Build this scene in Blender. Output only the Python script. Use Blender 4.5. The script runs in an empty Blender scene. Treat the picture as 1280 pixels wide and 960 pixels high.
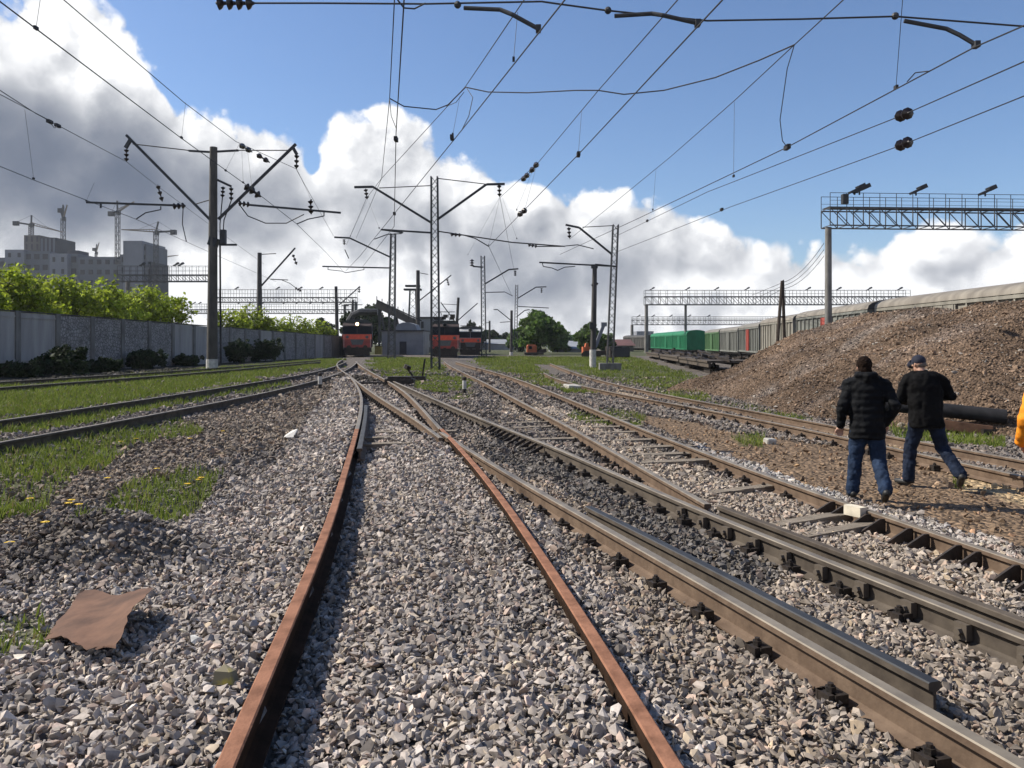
import bpy, bmesh, math, random
import numpy as np
from mathutils import Vector, Matrix, Quaternion
random.seed(7); rng = np.random.default_rng(11)
scene = bpy.context.scene
COL = scene.collection
R = math.radians
# ------------------------------------------------------------------ camera, sky, sun, exposure
F, HY, CZ = 1020.0, 428.0, 1.72           # focal length in photo pixels, horizon row, eye height
cam_d = bpy.data.cameras.new('camera'); cam = bpy.data.objects.new('camera', cam_d); COL.objects.link(cam)
cam.location = (0, 0, CZ); cam.rotation_euler = (R(90), 0, 0)
cam_d.sensor_width = 36; cam_d.lens = F/1280*36; cam_d.shift_y = -(480-HY)/1280
cam_d.clip_start = 0.05; cam_d.clip_end = 9000
scene.camera = cam
SUN_EL, SUN_AZ = 43.0, -76.0              # degrees; azimuth from +Y, negative is to the left
SUNV = Vector((math.sin(R(SUN_AZ))*math.cos(R(SUN_EL)), math.cos(R(SUN_AZ))*math.cos(R(SUN_EL)), math.sin(R(SUN_EL))))
sd = bpy.data.lights.new('sun', 'SUN'); sd.energy = 5.0; sd.angle = R(0.5); sd.color = (1.0, 0.93, 0.82)
so = bpy.data.objects.new('sun', sd); COL.objects.link(so); so.rotation_euler = SUNV.to_track_quat('Z', 'Y').to_euler()
so.location = (-30, 10, 60)
cy = scene.cycles; cy.max_bounces = 5; cy.diffuse_bounces = 2; cy.glossy_bounces = 2; cy.transmission_bounces = 3; cy.caustics_reflective = False; cy.caustics_refractive = False
vs = scene.view_settings
vs.view_transform = 'Standard'; vs.look = 'None'; vs.exposure = 0.42; vs.gamma = 1.0; vs.use_curve_mapping = False

def make_world():
    w = bpy.data.worlds.new('World'); scene.world = w; w.use_nodes = True
    nt = w.node_tree; nt.nodes.clear(); N = nt.nodes; L = nt.links
    def put(sock, v):
        if isinstance(v, (int, float)): sock.default_value = v
        elif isinstance(v, tuple): sock.default_value = v
        else: L.new(v, sock)
    def M(op, a, b=0.0, c=0.0, clamp=False):
        n = N.new('ShaderNodeMath'); n.operation = op; n.use_clamp = clamp
        put(n.inputs[0], a); put(n.inputs[1], b); put(n.inputs[2], c); return n.outputs[0]
    def sstep(x, a, b):
        n = N.new('ShaderNodeMapRange'); n.interpolation_type = 'SMOOTHSTEP'
        put(n.inputs[0], x); put(n.inputs[1], a); put(n.inputs[2], b); n.inputs[3].default_value = 0; n.inputs[4].default_value = 1
        return n.outputs[0]
    def mixc(f, a, b):
        n = N.new('ShaderNodeMix'); n.data_type = 'RGBA'; put(n.inputs[0], f); put(n.inputs[6], a); put(n.inputs[7], b); return n.outputs[2]
    tc = N.new('ShaderNodeTexCoord'); D = tc.outputs['Generated']
    sep = N.new('ShaderNodeSeparateXYZ'); L.new(D, sep.inputs[0]); X, Y, Z = sep.outputs
    az = M('ARCTAN2', X, Y)
    rr = M('SQRT', M('ADD', M('MULTIPLY', X, X), M('MULTIPLY', Y, Y)))
    E = M('DIVIDE', Z, M('MAXIMUM', rr, 0.05))
    def ae(px, py):
        a = math.atan((px-640)/F); return a, (HY-py)/F*math.cos(a)
    # cloud-top height by azimuth
    top = [(-700, -80), (-150, -90), (60, -70), (150, -40), (183, 20), (205, 60), (250, 92), (300, 128), (340, 136), (366, 136), (384, 132), (410, 122),
           (455, 103), (520, 120), (570, 148), (640, 188), (700, 205), (760, 212), (800, 232), (860, 234), (930, 252), (1000, 262), (1060, 274), (1110, 270), (1160, 250), (1230, 226), (1330, 220), (1700, 260)]
    pts = [(-math.pi, 0.35), (-2.2, 0.5), (-1.6, 0.85)] + [ae(*p) for p in top] + [(1.4, 0.22), (2.2, 0.4), (math.pi, 0.35)]
    fc = N.new('ShaderNodeFloatCurve'); cv = fc.mapping.curves[0]
    xs = [((a+math.pi)/(2*math.pi), e) for a, e in pts]
    cv.points[0].location = xs[0]; cv.points[1].location = xs[-1]
    for q in xs[1:-1]: cv.points.new(*q)
    for q in cv.points: q.handle_type = 'VECTOR'
    fc.mapping.use_clip = False; fc.mapping.update()
    L.new(M('DIVIDE', M('ADD', az, math.pi), 2*math.pi), fc.inputs['Value'])
    B = fc.outputs[0]
    def gauss(px, py, sx, sy):
        a, e = ae(px, py)
        u = M('DIVIDE', M('SUBTRACT', az, a), sx/F); v = M('DIVIDE', M('SUBTRACT', E, e), sy/F)
        return M('EXPONENT', M('MULTIPLY', M('ADD', M('MULTIPLY', u, u), M('MULTIPLY', v, v)), -0.5))
    def wsum(items):
        acc = None
        for wgt, g in items:
            t = M('MULTIPLY', g, wgt); acc = t if acc is None else M('ADD', acc, t)
        return acc
    def field(vec):
        nz = N.new('ShaderNodeTexNoise'); nz.inputs['Scale'].default_value = 5.0; nz.inputs['Detail'].default_value = 7; nz.inputs['Roughness'].default_value = 0.61
        L.new(vec, nz.inputs['Vector'])
        wv = N.new('ShaderNodeVectorMath'); wv.operation = 'MULTIPLY_ADD'; L.new(nz.outputs['Color'], wv.inputs[0]); wv.inputs[1].default_value = (.10, .10, .10); L.new(vec, wv.inputs[2])
        vo = N.new('ShaderNodeTexVoronoi'); vo.feature = 'F1'; vo.inputs['Scale'].default_value = 14; vo.inputs['Detail'].default_value = 2; vo.inputs['Roughness'].default_value = 0.5
        L.new(wv.outputs[0], vo.inputs['Vector'])
        puff = M('SUBTRACT', 0.5, vo.outputs['Distance'])
        return M('ADD', M('MULTIPLY', M('SUBTRACT', nz.outputs['Fac'], 0.5), 1.0), M('MULTIPLY', puff, 0.42)), nz.outputs['Fac']
    sh = N.new('ShaderNodeVectorMath'); sh.operation = 'ADD'; L.new(D, sh.inputs[0]); sh.inputs[1].default_value = (-.020, 0.0, .024)
    f1, n1 = field(D); f2, _ = field(sh.outputs[0])
    holes = wsum([(.13, gauss(235, 318, 42, 18)), (.05, gauss(392, 205, 11, 22)), (.09, gauss(300, 350, 50, 12)), (.05, gauss(340, 385, 60, 8)), (.05, gauss(560, 398, 60, 6)), (.03, gauss(160, 335, 40, 14))])
    dens = M('SUBTRACT', M('ADD', M('SUBTRACT', B, E), M('MULTIPLY', f1, 0.115)), holes)
    dens = M('SUBTRACT', dens, 0.018)
    mask = sstep(dens, -0.002, 0.013)
    thick = sstep(dens, 0.0, 0.16)
    lit = M('MULTIPLY', M('SUBTRACT', f1, f2), 2.3)
    dark = wsum([(1.9, gauss(-40, 195, 180, 80)), (1.25, gauss(160, 225, 110, 52)), (.75, gauss(300, 215, 80, 55)), (.30, gauss(300, 260, 90, 45)), (1.15, gauss(650, 305, 130, 55)), (.45, gauss(560, 235, 70, 50)), (.55, gauss(800, 330, 110, 50)),
                 (.36, gauss(700, 390, 150, 40)), (.18, gauss(960, 340, 110, 40)), (.30, gauss(450, 250, 60, 30)), (-.75, gauss(90, 345, 190, 26)), (-.45, gauss(440, 385, 150, 24)), (-.40, gauss(440, 180, 65, 70)), (-.3, gauss(1000, 395, 220, 30)), (-.35, gauss(70, 60, 90, 40)), (.22, gauss(1150, 330, 60, 16)), (-.16, gauss(690, 385, 60, 8)), (-.25, gauss(110, 90, 80, 40))])
    # unseen grey cloud deck made up behind the camera to keep facing sides dark
    back = sstep(M('ABSOLUTE', az), 0.75, 1.3)
    dark = M('ADD', M('MULTIPLY', dark, M('SUBTRACT', 1.0, back)), M('MULTIPLY', back, 0.75))
    dk = M('ADD', M('MULTIPLY', dark, M('ADD', 0.15, M('MULTIPLY', thick, 0.95))), M('MULTIPLY', M('SUBTRACT', n1, 0.5), 0.95))
    dk = M('MULTIPLY', dk, 0.78)
    dk = M('SUBTRACT', M('ADD', dk, M('MULTIPLY', thick, 0.06)), lit)
    dk = M('SUBTRACT', 1.0, M('EXPONENT', M('MULTIPLY', M('MAXIMUM', dk, 0.0), -1.15)))
    cloud = mixc(dk, (0.82, 0.825, 0.835, 1), (0.075, 0.100, 0.155, 1))
    sky = N.new('ShaderNodeTexSky'); sky.sky_type = 'NISHITA'; sky.sun_disc = False; sky.sun_elevation = R(SUN_EL); sky.sun_rotation = R(SUN_AZ)
    sky.air_density = 1.0; sky.dust_density = 0.6; sky.ozone_density = 3.0
    bg1 = N.new('ShaderNodeBackground'); bg1.inputs['Strength'].default_value = 0.092; tm = N.new('ShaderNodeMix'); tm.data_type = 'RGBA'; tm.blend_type = 'MULTIPLY'; tm.inputs[0].default_value = 1; L.new(sky.outputs[0], tm.inputs[6]); tm.inputs[7].default_value = (.91, 1.0, 1.14, 1); L.new(tm.outputs[2], bg1.inputs['Color'])
    bg2 = N.new('ShaderNodeBackground'); bg2.inputs['Strength'].default_value = 1.0; L.new(cloud, bg2.inputs['Color'])
    mx = N.new('ShaderNodeMixShader'); L.new(mask, mx.inputs[0]); L.new(bg1.outputs[0], mx.inputs[1]); L.new(bg2.outputs[0], mx.inputs[2])
    out = N.new('ShaderNodeOutputWorld'); L.new(mx.outputs[0], out.inputs['Surface'])
make_world()

# ------------------------------------------------------------------ helpers
def V(*a): return Vector(a)
def hsh(i, j, s=0):
    h = (i*374761393 + j*668265263 + s*1442695041) & 0xffffffff
    h = ((h ^ (h >> 13))*1274126177) & 0xffffffff
    return ((h ^ (h >> 16)) & 0xffff)/65535.0
def vnoise(x, y, s=0):
    x = np.asarray(x, float); y = np.asarray(y, float)
    i = np.floor(x).astype(np.int64); j = np.floor(y).astype(np.int64)
    u = x-i; v = y-j; u = u*u*(3-2*u); v = v*v*(3-2*v)
    return (hsh(i, j, s)*(1-u)+hsh(i+1, j, s)*u)*(1-v)+(hsh(i, j+1, s)*(1-u)+hsh(i+1, j+1, s)*u)*v
def fbm(x, y, o=4, s=0):
    t = 0; a = .5
    for k in range(o):
        t = t+a*vnoise(x*2**k, y*2**k, s+k); a *= .5
    return t
def sm(a, b, x):
    t = np.clip((np.asarray(x, float)-a)/(b-a), 0, 1); return t*t*(3-2*t)
def gz0(x, y):                            # smooth lie of the land
    x = np.asarray(x, float); y = np.asarray(y, float)
    p = sum(w*np.interp(x+o, [-60, -13, -8, -3.5, 1, 4.2, 8, 60], [.24, .24, .20, .03, 0, -.22, -.27, -.30]) for o, w in ((-2, .1), (-1.2, .2), (-.4, .2), (.4, .2), (1.2, .2), (2, .1)))
    return p*(1-.8*sm(40, 130, y))
HEAPS = []; RAILS = {}; RY = {}
def gz(x, y):
    z = gz0(x, y)+(fbm(np.asarray(x)*1.3, np.asarray(y)*1.3, 3, 5)-.44)*.07
    if 'R1' in RAILS:                     # ballast heaped against the siding's rails
        for k, l, r in (('L1', .10, -.09), ('R1', .085, .06)):
            q = RY[k]; dx = np.asarray(x)-np.interp(y, q[:, 1], q[:, 0]); w = ((np.asarray(y) < q[-1, 1])*1.0)
            z = z+w*np.where(dx < 0, l*np.exp(-(dx/.7)**2), r*np.exp(-(dx/.4)**2))
    for hx, hy, rx, ry, hh in HEAPS:
        z = z+hh*np.exp(-(((x-hx)/rx)**2+((y-hy)/ry)**2))
    return z
def P(px, py, d): return V((px-640)/F*d, d, CZ+(HY-py)/F*d)
def G(px, py, dz=0.0):                    # the point of the ground seen in a photo pixel
    z = dz
    for _ in range(25):
        d = min(F*(CZ-z)/max(py-HY, .5), 900.0); x = (px-640)/F*d
        z = .5*z+.5*(float(gz0(x, d))+dz)
    return V(x, d, float(gz0(x, d))+dz)
HEAPS.append((G(135, 702).x, G(135, 702).y, .62, .38, .36))
HEAPS.append((G(250, 690).x-.3, G(250, 690).y, .5, .3, .05))

def obj(name, me, parent=None, loc=None):
    o = bpy.data.objects.new(name, me); COL.objects.link(o)
    if parent is not None: o.parent = parent
    if loc is not None: o.location = loc
    return o
def tag(o, label=None, cat=None, group=None, kind=None):
    if label: o['label'] = label
    if cat: o['category'] = cat
    if group: o['group'] = group
    if kind: o['kind'] = kind
    return o
def thing(name, label, cat, loc=(0, 0, 0), rz=0, group=None):
    o = obj(name, None, None, Vector(loc)); o.rotation_euler.z = rz; o.empty_display_size = .2
    return tag(o, label, cat, group)
def base_of(o):
    p = Vector((0, 0, 0))
    while o is not None: p = p+o.location; o = o.parent
    return p
class MB:
    def __init__(s): s.v = []; s.f = []; s.m = []; s.k = 0
    def quad(s, pts, faces):
        b = len(s.v); s.v += [tuple(p) for p in pts]
        for f in faces: s.f.append([b+i for i in f]); s.m.append(s.k)
        return s
    def box(s, c, size, rot=None):
        c = Vector(c); h = Vector(size)/2
        pts = [Vector((x*h.x, y*h.y, z*h.z)) for x in (-1, 1) for y in (-1, 1) for z in (-1, 1)]
        if rot is not None: pts = [rot @ p for p in pts]
        return s.quad([c+p for p in pts], [(0, 1, 3, 2), (4, 6, 7, 5), (0, 4, 5, 1), (2, 3, 7, 6), (0, 2, 6, 4), (1, 5, 7, 3)])
    def bar(s, p, q, w, h=None, up=(0, 0, 1)):
        p, q = Vector(p), Vector(q); h = h or w; d = (q-p)
        if d.length < 1e-6: return s
        d.normalize(); u = Vector(up)
        if abs(d.dot(u)) > .99: u = Vector((0, 1, 0))
        a = d.cross(u).normalized()*w/2; b = a.cross(d).normalized()*h/2
        pts = [p-a-b, p+a-b, p+a+b, p-a+b, q-a-b, q+a-b, q+a+b, q-a+b]
        return s.quad(pts, [(3, 2, 1, 0), (4, 5, 6, 7), (0, 1, 5, 4), (1, 2, 6, 5), (2, 3, 7, 6), (3, 0, 4, 7)])
    def tube(s, pts, r, n=6, caps=True):
        pts = [Vector(p) for p in pts]; rs = r if isinstance(r, (list, tuple)) else [r]*len(pts)
        b = len(s.v); a = None
        for i, p in enumerate(pts):
            d = (pts[min(i+1, len(pts)-1)]-pts[max(i-1, 0)])
            d = d.normalized() if d.length > 1e-9 else Vector((0, 0, 1))
            if a is None:
                u = Vector((0, 0, 1)) if abs(d.z) < .9 else Vector((0, 1, 0)); a = d.cross(u).normalized()
            else:
                a = (a-d*a.dot(d)).normalized()
            c = d.cross(a)
            for k in range(n):
                t = 2*math.pi*k/n; s.v.append(tuple(p+(a*math.cos(t)+c*math.sin(t))*rs[i]))
        for i in range(len(pts)-1):
            for k in range(n):
                s.f.append([b+i*n+k, b+i*n+(k+1) % n, b+(i+1)*n+(k+1) % n, b+(i+1)*n+k]); s.m.append(s.k)
        if caps:
            s.f.append([b+k for k in range(n)][::-1]); s.m.append(s.k)
            e = b+(len(pts)-1)*n; s.f.append([e+k for k in range(n)]); s.m.append(s.k)
        return s
    def prism(s, poly, z0, z1, ax='z'):
        n = len(poly)
        def mk(p, z): return {'z': (p[0], p[1], z), 'y': (p[0], z, p[1]), 'x': (z, p[0], p[1])}[ax]
        return s.quad([mk(p, z0) for p in poly]+[mk(p, z1) for p in poly],
                      [tuple(range(n))[::-1], tuple(range(n, 2*n))]+[(i, (i+1) % n, n+(i+1) % n, n+i) for i in range(n)])
    def ball(s, c, r, n=8, m=6, sc=(1, 1, 1)):
        c = Vector(c); pts = []; b = len(s.v)
        for i in range(m+1):
            t = math.pi*i/m
            for k in range(n):
                f = 2*math.pi*k/n; pts.append(c+Vector((r*sc[0]*math.sin(t)*math.cos(f), r*sc[1]*math.sin(t)*math.sin(f), r*sc[2]*math.cos(t))))
        return s.quad(pts, [(i*n+k, (i+1)*n+k, (i+1)*n+(k+1) % n, i*n+(k+1) % n) for i in range(m) for k in range(n)])
    def ins(s, p, q, r=.13, n=3):          # string of insulator discs
        p, q = Vector(p), Vector(q); pts = []; rs = []
        for i in range(n):
            for t, rr in ((.12, .25), (.3, 1), (.55, .8), (.8, .3)):
                pts.append(p.lerp(q, (i+t)/n)); rs.append(r*rr)
        return s.tube([p]+pts+[q], [r*.2]+rs+[r*.2], 8)
    def mesh(s, name, mats, smooth=False, off=None):
        me = bpy.data.meshes.new(name); vv = s.v if off is None else [(x-off.x, y-off.y, z-off.z) for x, y, z in s.v]
        me.from_pydata(vv, [], s.f)
        for m in (mats if isinstance(mats, (list, tuple)) else [mats]): me.materials.append(m)
        if isinstance(mats, (list, tuple)): me.polygons.foreach_set('material_index', s.m)
        bm = bmesh.new(); bm.from_mesh(me); bmesh.ops.recalc_face_normals(bm, faces=bm.faces); bm.to_mesh(me); bm.free()
        if smooth: me.polygons.foreach_set('use_smooth', [True]*len(me.polygons)); me.set_sharp_from_angle(angle=R(40))
        me.update(); return me
    def build(s, name, mats, parent=None, local=False, smooth=False, center=None):
        off = None
        if parent is not None and not local: off = base_of(parent)
        if center is not None: off = Vector(center)
        o = obj(name, s.mesh(name, mats, smooth, off), parent)
        if center is not None: o.location = center
        return o
def np_mesh(name, verts, tris, mats, cols=None, smooth=False, n=3):
    me = bpy.data.meshes.new(name); nv = len(verts); nf = len(tris)
    me.vertices.add(nv); me.vertices.foreach_set('co', np.ascontiguousarray(verts, np.float32).ravel())
    me.loops.add(nf*n); me.loops.foreach_set('vertex_index', np.ascontiguousarray(tris, np.int32).ravel())
    me.polygons.add(nf); me.polygons.foreach_set('loop_start', np.arange(0, nf*n, n, dtype=np.int32))
    for m in (mats if isinstance(mats, (list, tuple)) else [mats]): me.materials.append(m)
    if cols is not None:
        a = me.attributes.new('tint', 'FLOAT_COLOR', 'POINT'); c4 = np.ones((nv, 4), np.float32); c4[:, :3] = cols; a.data.foreach_set('color', c4.ravel())
    me.update(calc_edges=True)
    me.polygons.foreach_set('use_smooth', np.full(nf, smooth, bool))
    return me

def mat(name, col, rough=.7, metal=0.0, var=.25, scale=4.0, bump=0.0, bscale=None, col2=None, detail=6, stretch=None, spec=.5, mixlo=.35, mixhi=.65, trans=0.0, attr=None, seed=0):
    m = bpy.data.materials.new(name); m.use_nodes = True; nt = m.node_tree; N = nt.nodes; L = nt.links
    b = N['Principled BSDF']; b.inputs['Roughness'].default_value = rough; b.inputs['Metallic'].default_value = metal; b.inputs['Specular IOR Level'].default_value = spec
    tc = N.new('ShaderNodeTexCoord'); mp = N.new('ShaderNodeMapping'); L.new(tc.outputs['Object'], mp.inputs[0])
    mp.inputs['Location'].default_value = (seed*3.1, seed*7.7, 0)
    if stretch: mp.inputs['Scale'].default_value = stretch
    nz = N.new('ShaderNodeTexNoise'); nz.inputs['Scale'].default_value = scale; nz.inputs['Detail'].default_value = detail; nz.inputs['Roughness'].default_value = .6
    L.new(mp.outputs[0], nz.inputs['Vector'])
    rp = N.new('ShaderNodeValToRGB'); L.new(nz.outputs['Fac'], rp.inputs[0])
    c2 = col2 or tuple(min(1, c*(1+var)) for c in col); c1 = col if col2 else tuple(c*(1-var) for c in col)
    rp.color_ramp.elements[0].position = mixlo; rp.color_ramp.elements[1].position = mixhi
    rp.color_ramp.elements[0].color = (*c1, 1); rp.color_ramp.elements[1].color = (*c2, 1)
    out = rp.outputs[0]
    if attr:
        at = N.new('ShaderNodeAttribute'); at.attribute_name = attr
        mx = N.new('ShaderNodeMix'); mx.data_type = 'RGBA'; mx.blend_type = 'MULTIPLY'; mx.inputs[0].default_value = 1
        L.new(at.outputs['Color'], mx.inputs[6]); L.new(out, mx.inputs[7]); out = mx.outputs[2]
    L.new(out, b.inputs['Base Color'])
    if bump:
        n2 = N.new('ShaderNodeTexNoise'); n2.inputs['Scale'].default_value = bscale or scale*6; n2.inputs['Detail'].default_value = 5
        L.new(mp.outputs[0], n2.inputs['Vector'])
        bp = N.new('ShaderNodeBump'); bp.inputs['Strength'].default_value = 1; bp.inputs['Distance'].default_value = bump; L.new(n2.outputs['Fac'], bp.inputs['Height']); L.new(bp.outputs[0], b.inputs['Normal'])
    if trans:
        tr = N.new('ShaderNodeBsdfTranslucent'); L.new(out, tr.inputs['Color'])
        ms = N.new('ShaderNodeMixShader'); ms.inputs[0].default_value = trans
        L.new(b.outputs[0], ms.inputs[1]); L.new(tr.outputs[0], ms.inputs[2]); L.new(ms.outputs[0], N['Material Output'].inputs['Surface'])
    return m
M = {}
M['concrete'] = mat('concrete', (.17, .165, .155), .9, var=.3, scale=2.5, bump=.01, stretch=(1, 1, .35))
M['concrete_dark'] = mat('dark_concrete', (.075, .07, .062), .9, var=.35, scale=2.5, bump=.01, stretch=(1, 1, .3))  # darker concrete for the big round mast
M['concrete_pale'] = mat('concrete_pale', (.42, .40, .36), .9, var=.25, scale=3, bump=.01)
M['post_dark'] = mat('post_dark', (.055, .052, .05), .85, var=.3, scale=3, stretch=(1, 1, .3))
M['whitewash'] = mat('whitewash', (.5, .49, .46), .9, var=.25, scale=5)
M['galv'] = mat('galvanised_steel', (.10, .10, .10), .7, .3, var=.3, scale=3)
M['steel_dark'] = mat('dark_steel', (.03, .032, .036), .6, .2, var=.3, scale=4)
M['steel_grey'] = mat('grey_steel', (.045, .047, .05), .7, .2, var=.25, scale=3)
M['wire'] = mat('weathered_wire', (.022, .022, .024), .7, .2, var=.2)
M['porcelain'] = mat('brown_porcelain', (.014, .008, .007), .3, var=.3)
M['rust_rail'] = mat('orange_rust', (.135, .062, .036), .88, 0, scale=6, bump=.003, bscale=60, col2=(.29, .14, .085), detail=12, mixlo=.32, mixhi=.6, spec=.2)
M['rail_shade'] = mat('shaded_rail_side', (.020, .013, .009), .95, 0, scale=6, bump=.003, bscale=40, col2=(.042, .025, .017), spec=.05)  # near-black siding rail sides: the shaded face painted into the colour
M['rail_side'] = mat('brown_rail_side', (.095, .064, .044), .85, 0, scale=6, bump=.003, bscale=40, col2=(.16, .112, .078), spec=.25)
M['rail_top'] = mat('worn_rail_top', (.15, .125, .095), .5, .25, scale=3, col2=(.26, .22, .165), stretch=(1, 1, 1))
M['rail_shiny'] = mat('polished_rail_top', (.26, .26, .27), .3, .8, scale=2, col2=(.4, .4, .41))
M['rail_old'] = mat('old_dark_rail', (.06, .048, .038), .8, .1, scale=5, bump=.002, col2=(.11, .09, .07), spec=.3)
M['oily'] = mat('oily_iron', (.018, .015, .013), .6, .2, scale=8, col2=(.05, .035, .026), bump=.004)
M['wood'] = mat('weathered_sleeper_wood', (.13, .108, .082), .95, scale=7, stretch=(.4, 4, 4), col2=(.27, .225, .175), bump=.01)
M['stone'] = mat('crushed_stone', (.72, .72, .72), .9, scale=22, col2=(1.15, 1.15, 1.15), attr='tint', spec=.25, detail=4)
M['sheet_rust'] = mat('rusty_sheet_metal', (.075, .038, .024), .9, .1, scale=4, col2=(.17, .088, .054), bump=.006, bscale=9, detail=10)
M['black_pipe'] = mat('black_pipe', (.014, .014, .016), .9, .0, scale=4, col2=(.025, .025, .028), spec=.2)
M['glass'] = mat('dark_glass', (.008, .009, .011), .3, 0, var=.2, spec=.15)
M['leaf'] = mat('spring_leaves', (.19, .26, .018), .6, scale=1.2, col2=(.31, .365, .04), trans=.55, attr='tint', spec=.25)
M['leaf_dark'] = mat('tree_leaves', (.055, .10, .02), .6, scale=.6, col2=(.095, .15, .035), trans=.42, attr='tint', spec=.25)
M['leaf_shade'] = mat('dark_shaded_leaves', (.02, .034, .012), .7, scale=1.0, col2=(.035, .055, .02), trans=.2, attr='tint', spec=.2)  # shade put into the colour of fence-foot bushes; dark far trees share it
M['bark'] = mat('bark', (.06, .045, .035), .95, scale=6, bump=.02)
M['grass'] = mat('grass_blades', (.9, .9, .9), .65, scale=1.5, col2=(1.2, 1.2, 1.2), trans=.35, attr='tint', spec=.2)
M['yellow'] = mat('dandelion_yellow', (.75, .50, .02), .7, var=.15)
M['stem'] = mat('green_stem', (.08, .15, .03), .7)

# ------------------------------------------------------------------ rails traced on the ground
def cat_rom(pts, step):
    pts = [Vector(p) for p in pts]; out = []
    q = [pts[0]*2-pts[1]]+pts+[pts[-1]*2-pts[-2]]
    for i in range(1, len(q)-2):
        n = max(2, int((q[i+1]-q[i]).length/step))
        a, b, c, d = q[i-1:i+3]
        for k in range(n):
            t = k/n
            out.append(.5*((2*b)+(c-a)*t+(2*a-5*b+4*c-d)*t*t+(3*b-a-3*c+d)*t**3))
    out.append(pts[-1]); return out
RH = .175
def trace(name, px, ext0=0, ext1=0, step=.35):
    """rail head centre line: the smoothest curve that passes within a pixel or two of the traced points"""
    q = np.array([G(x, y, RH)[:2] for x, y in px]); q = q[np.argsort(q[:, 1])]
    y0, y1 = q[0, 1]-ext0, q[-1, 1]+ext1; y0 = max(y0, -3.0); n = 90
    yy = y0+(y1-y0)*np.linspace(0, 1, n)**1.6; A = []; r = []
    for x, y in q:
        k = min(np.searchsorted(yy, y, 'right')-1, n-2); t = (y-yy[k])/(yy[k+1]-yy[k]); w = F/y/2.2
        row = np.zeros(n); row[k] = (1-t)*w; row[k+1] = t*w; A.append(row); r.append(x*w)
    for i in range(1, n-1):
        h0, h1 = yy[i]-yy[i-1], yy[i+1]-yy[i]; w = math.sqrt((h0+h1)/2/4)/.0055; row = np.zeros(n)
        row[i-1] = 2/(h0*(h0+h1))*w; row[i] = -2/(h0*h1)*w; row[i+1] = 2/(h1*(h0+h1))*w; A.append(row); r.append(0)
    xx = np.linalg.lstsq(np.array(A), np.array(r), rcond=None)[0]
    m = max(12, int((y1-y0)/step)); ys_ = y0+(y1-y0)*np.linspace(0, 1, m)**1.25; xs_ = np.interp(ys_, yy, xx)
    c = [V(x, y, float(gz0(x, y))+RH) for x, y in zip(xs_, ys_)]
    RAILS[name] = c; RY[name] = np.array([p[:2] for p in c]); return c
trace('L1', [(280, 960), (345, 808), (400, 690), (429, 592), (443, 548), (451, 513), (452, 494), (445, 480), (432, 466)], 4)
trace('R1', [(843, 960), (760, 820), (690, 715), (613, 604), (581, 567), (551, 536)], 4)
trace('RA', [(551, 536), (533, 517), (514, 496), (493, 480), (472, 470), (451, 458), (447, 453)], 0, 3)
trace('ML', [(548, 547), (533, 529), (504, 516), (477, 499), (454, 482), (432, 466), (420, 457), (421, 454), (428, 450.5)], 0, 4)
trace('M1', [(1280, 955), (1045, 825), (860, 715), (700, 630), (583, 560), (553, 540)], 5)
trace('M2', [(1280, 795), (1060, 711), (860, 632), (720, 567), (620, 532), (541, 497), (505, 482), (486, 474)], 6)
trace('N1', [(885, 630), (785, 575), (720, 537), (660, 507), (610, 480), (560, 456), (556, 452)])
trace('N2', [(1280, 703), (1180, 668), (1050, 627), (880, 565), (745, 512), (642, 472), (590, 458), (570, 452)], 8)
trace('B2', [(1280, 775), (1150, 725), (1040, 685), (900, 632)], 6)          # second rail beside M2
trace('CK', [(1168, 849), (1000, 763), (860, 692), (735, 631)])                # check rail beside M1
trace('RL', [(1280, 595), (1175, 573), (1055, 546), (960, 526), (880, 511), (800, 497), (750, 487), (704, 477), (684, 466)], 12)
trace('RR', [(1280, 575), (1177, 557), (1100, 542), (1025, 529), (960, 516), (900, 506), (800, 487), (720, 466), (688, 454)], 12)
trace('TL', [(0, 525), (100, 511), (200, 496), (320, 477), (360, 472), (400, 463), (432, 452)], 14, 0, .5)
trace('TR', [(0, 552), (100, 535), (200, 516), (320, 493), (360, 484), (410, 471), (431, 463), (446, 452)], 12, 0, .5)
trace('SL', [(0, 477), (100, 471), (200, 464.5), (300, 457.5), (400, 450)], 14, 0, .8)
trace('SR', [(0, 484), (100, 477), (200, 469.5), (300, 461), (400, 452)], 14, 0, .8)
PROF = [(-.0375, -.006), (-.030, 0), (.030, 0), (.0375, -.006), (.0375, -.036), (.009, -.052), (.009, -.142), (.030, -.155), (.075, -.168), (.075, -.18), (-.075, -.18), (-.075, -.168), (-.030, -.155), (-.009, -.142), (-.009, -.052), (-.0375, -.036)]
def rail_mesh(pts, prof=PROF, dz=0.0):
    b = MB(); n = len(prof); v = []; f = []; m = []
    for i, p in enumerate(pts):
        d = pts[min(i+1, len(pts)-1)]-pts[max(i-1, 0)]; d.z = 0; d.normalize(); a = Vector((d.y, -d.x, 0))
        for x, z in prof: v.append(tuple(p+a*x+Vector((0, 0, z+dz))))
    for i in range(len(pts)-1):
        for k in range(n):
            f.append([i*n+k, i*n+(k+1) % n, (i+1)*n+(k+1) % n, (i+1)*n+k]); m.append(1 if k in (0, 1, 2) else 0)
    f.append(list(range(n))); m.append(0); f.append([(len(pts)-1)*n+k for k in range(n)]); m.append(0)
    b.v, b.f, b.m = v, f, m; return b
def at_rail(pts, step, y0, y1):
    out = []; acc = 0
    for a, b in zip(pts[:-1], pts[1:]):
        L = (b-a).length; 
        while acc < L:
            p = a.lerp(b, acc/L)
            if y0 <= p.y <= y1: out.append((p, (b-a).normalized()))
            acc += step
        acc -= L
    return out
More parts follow.
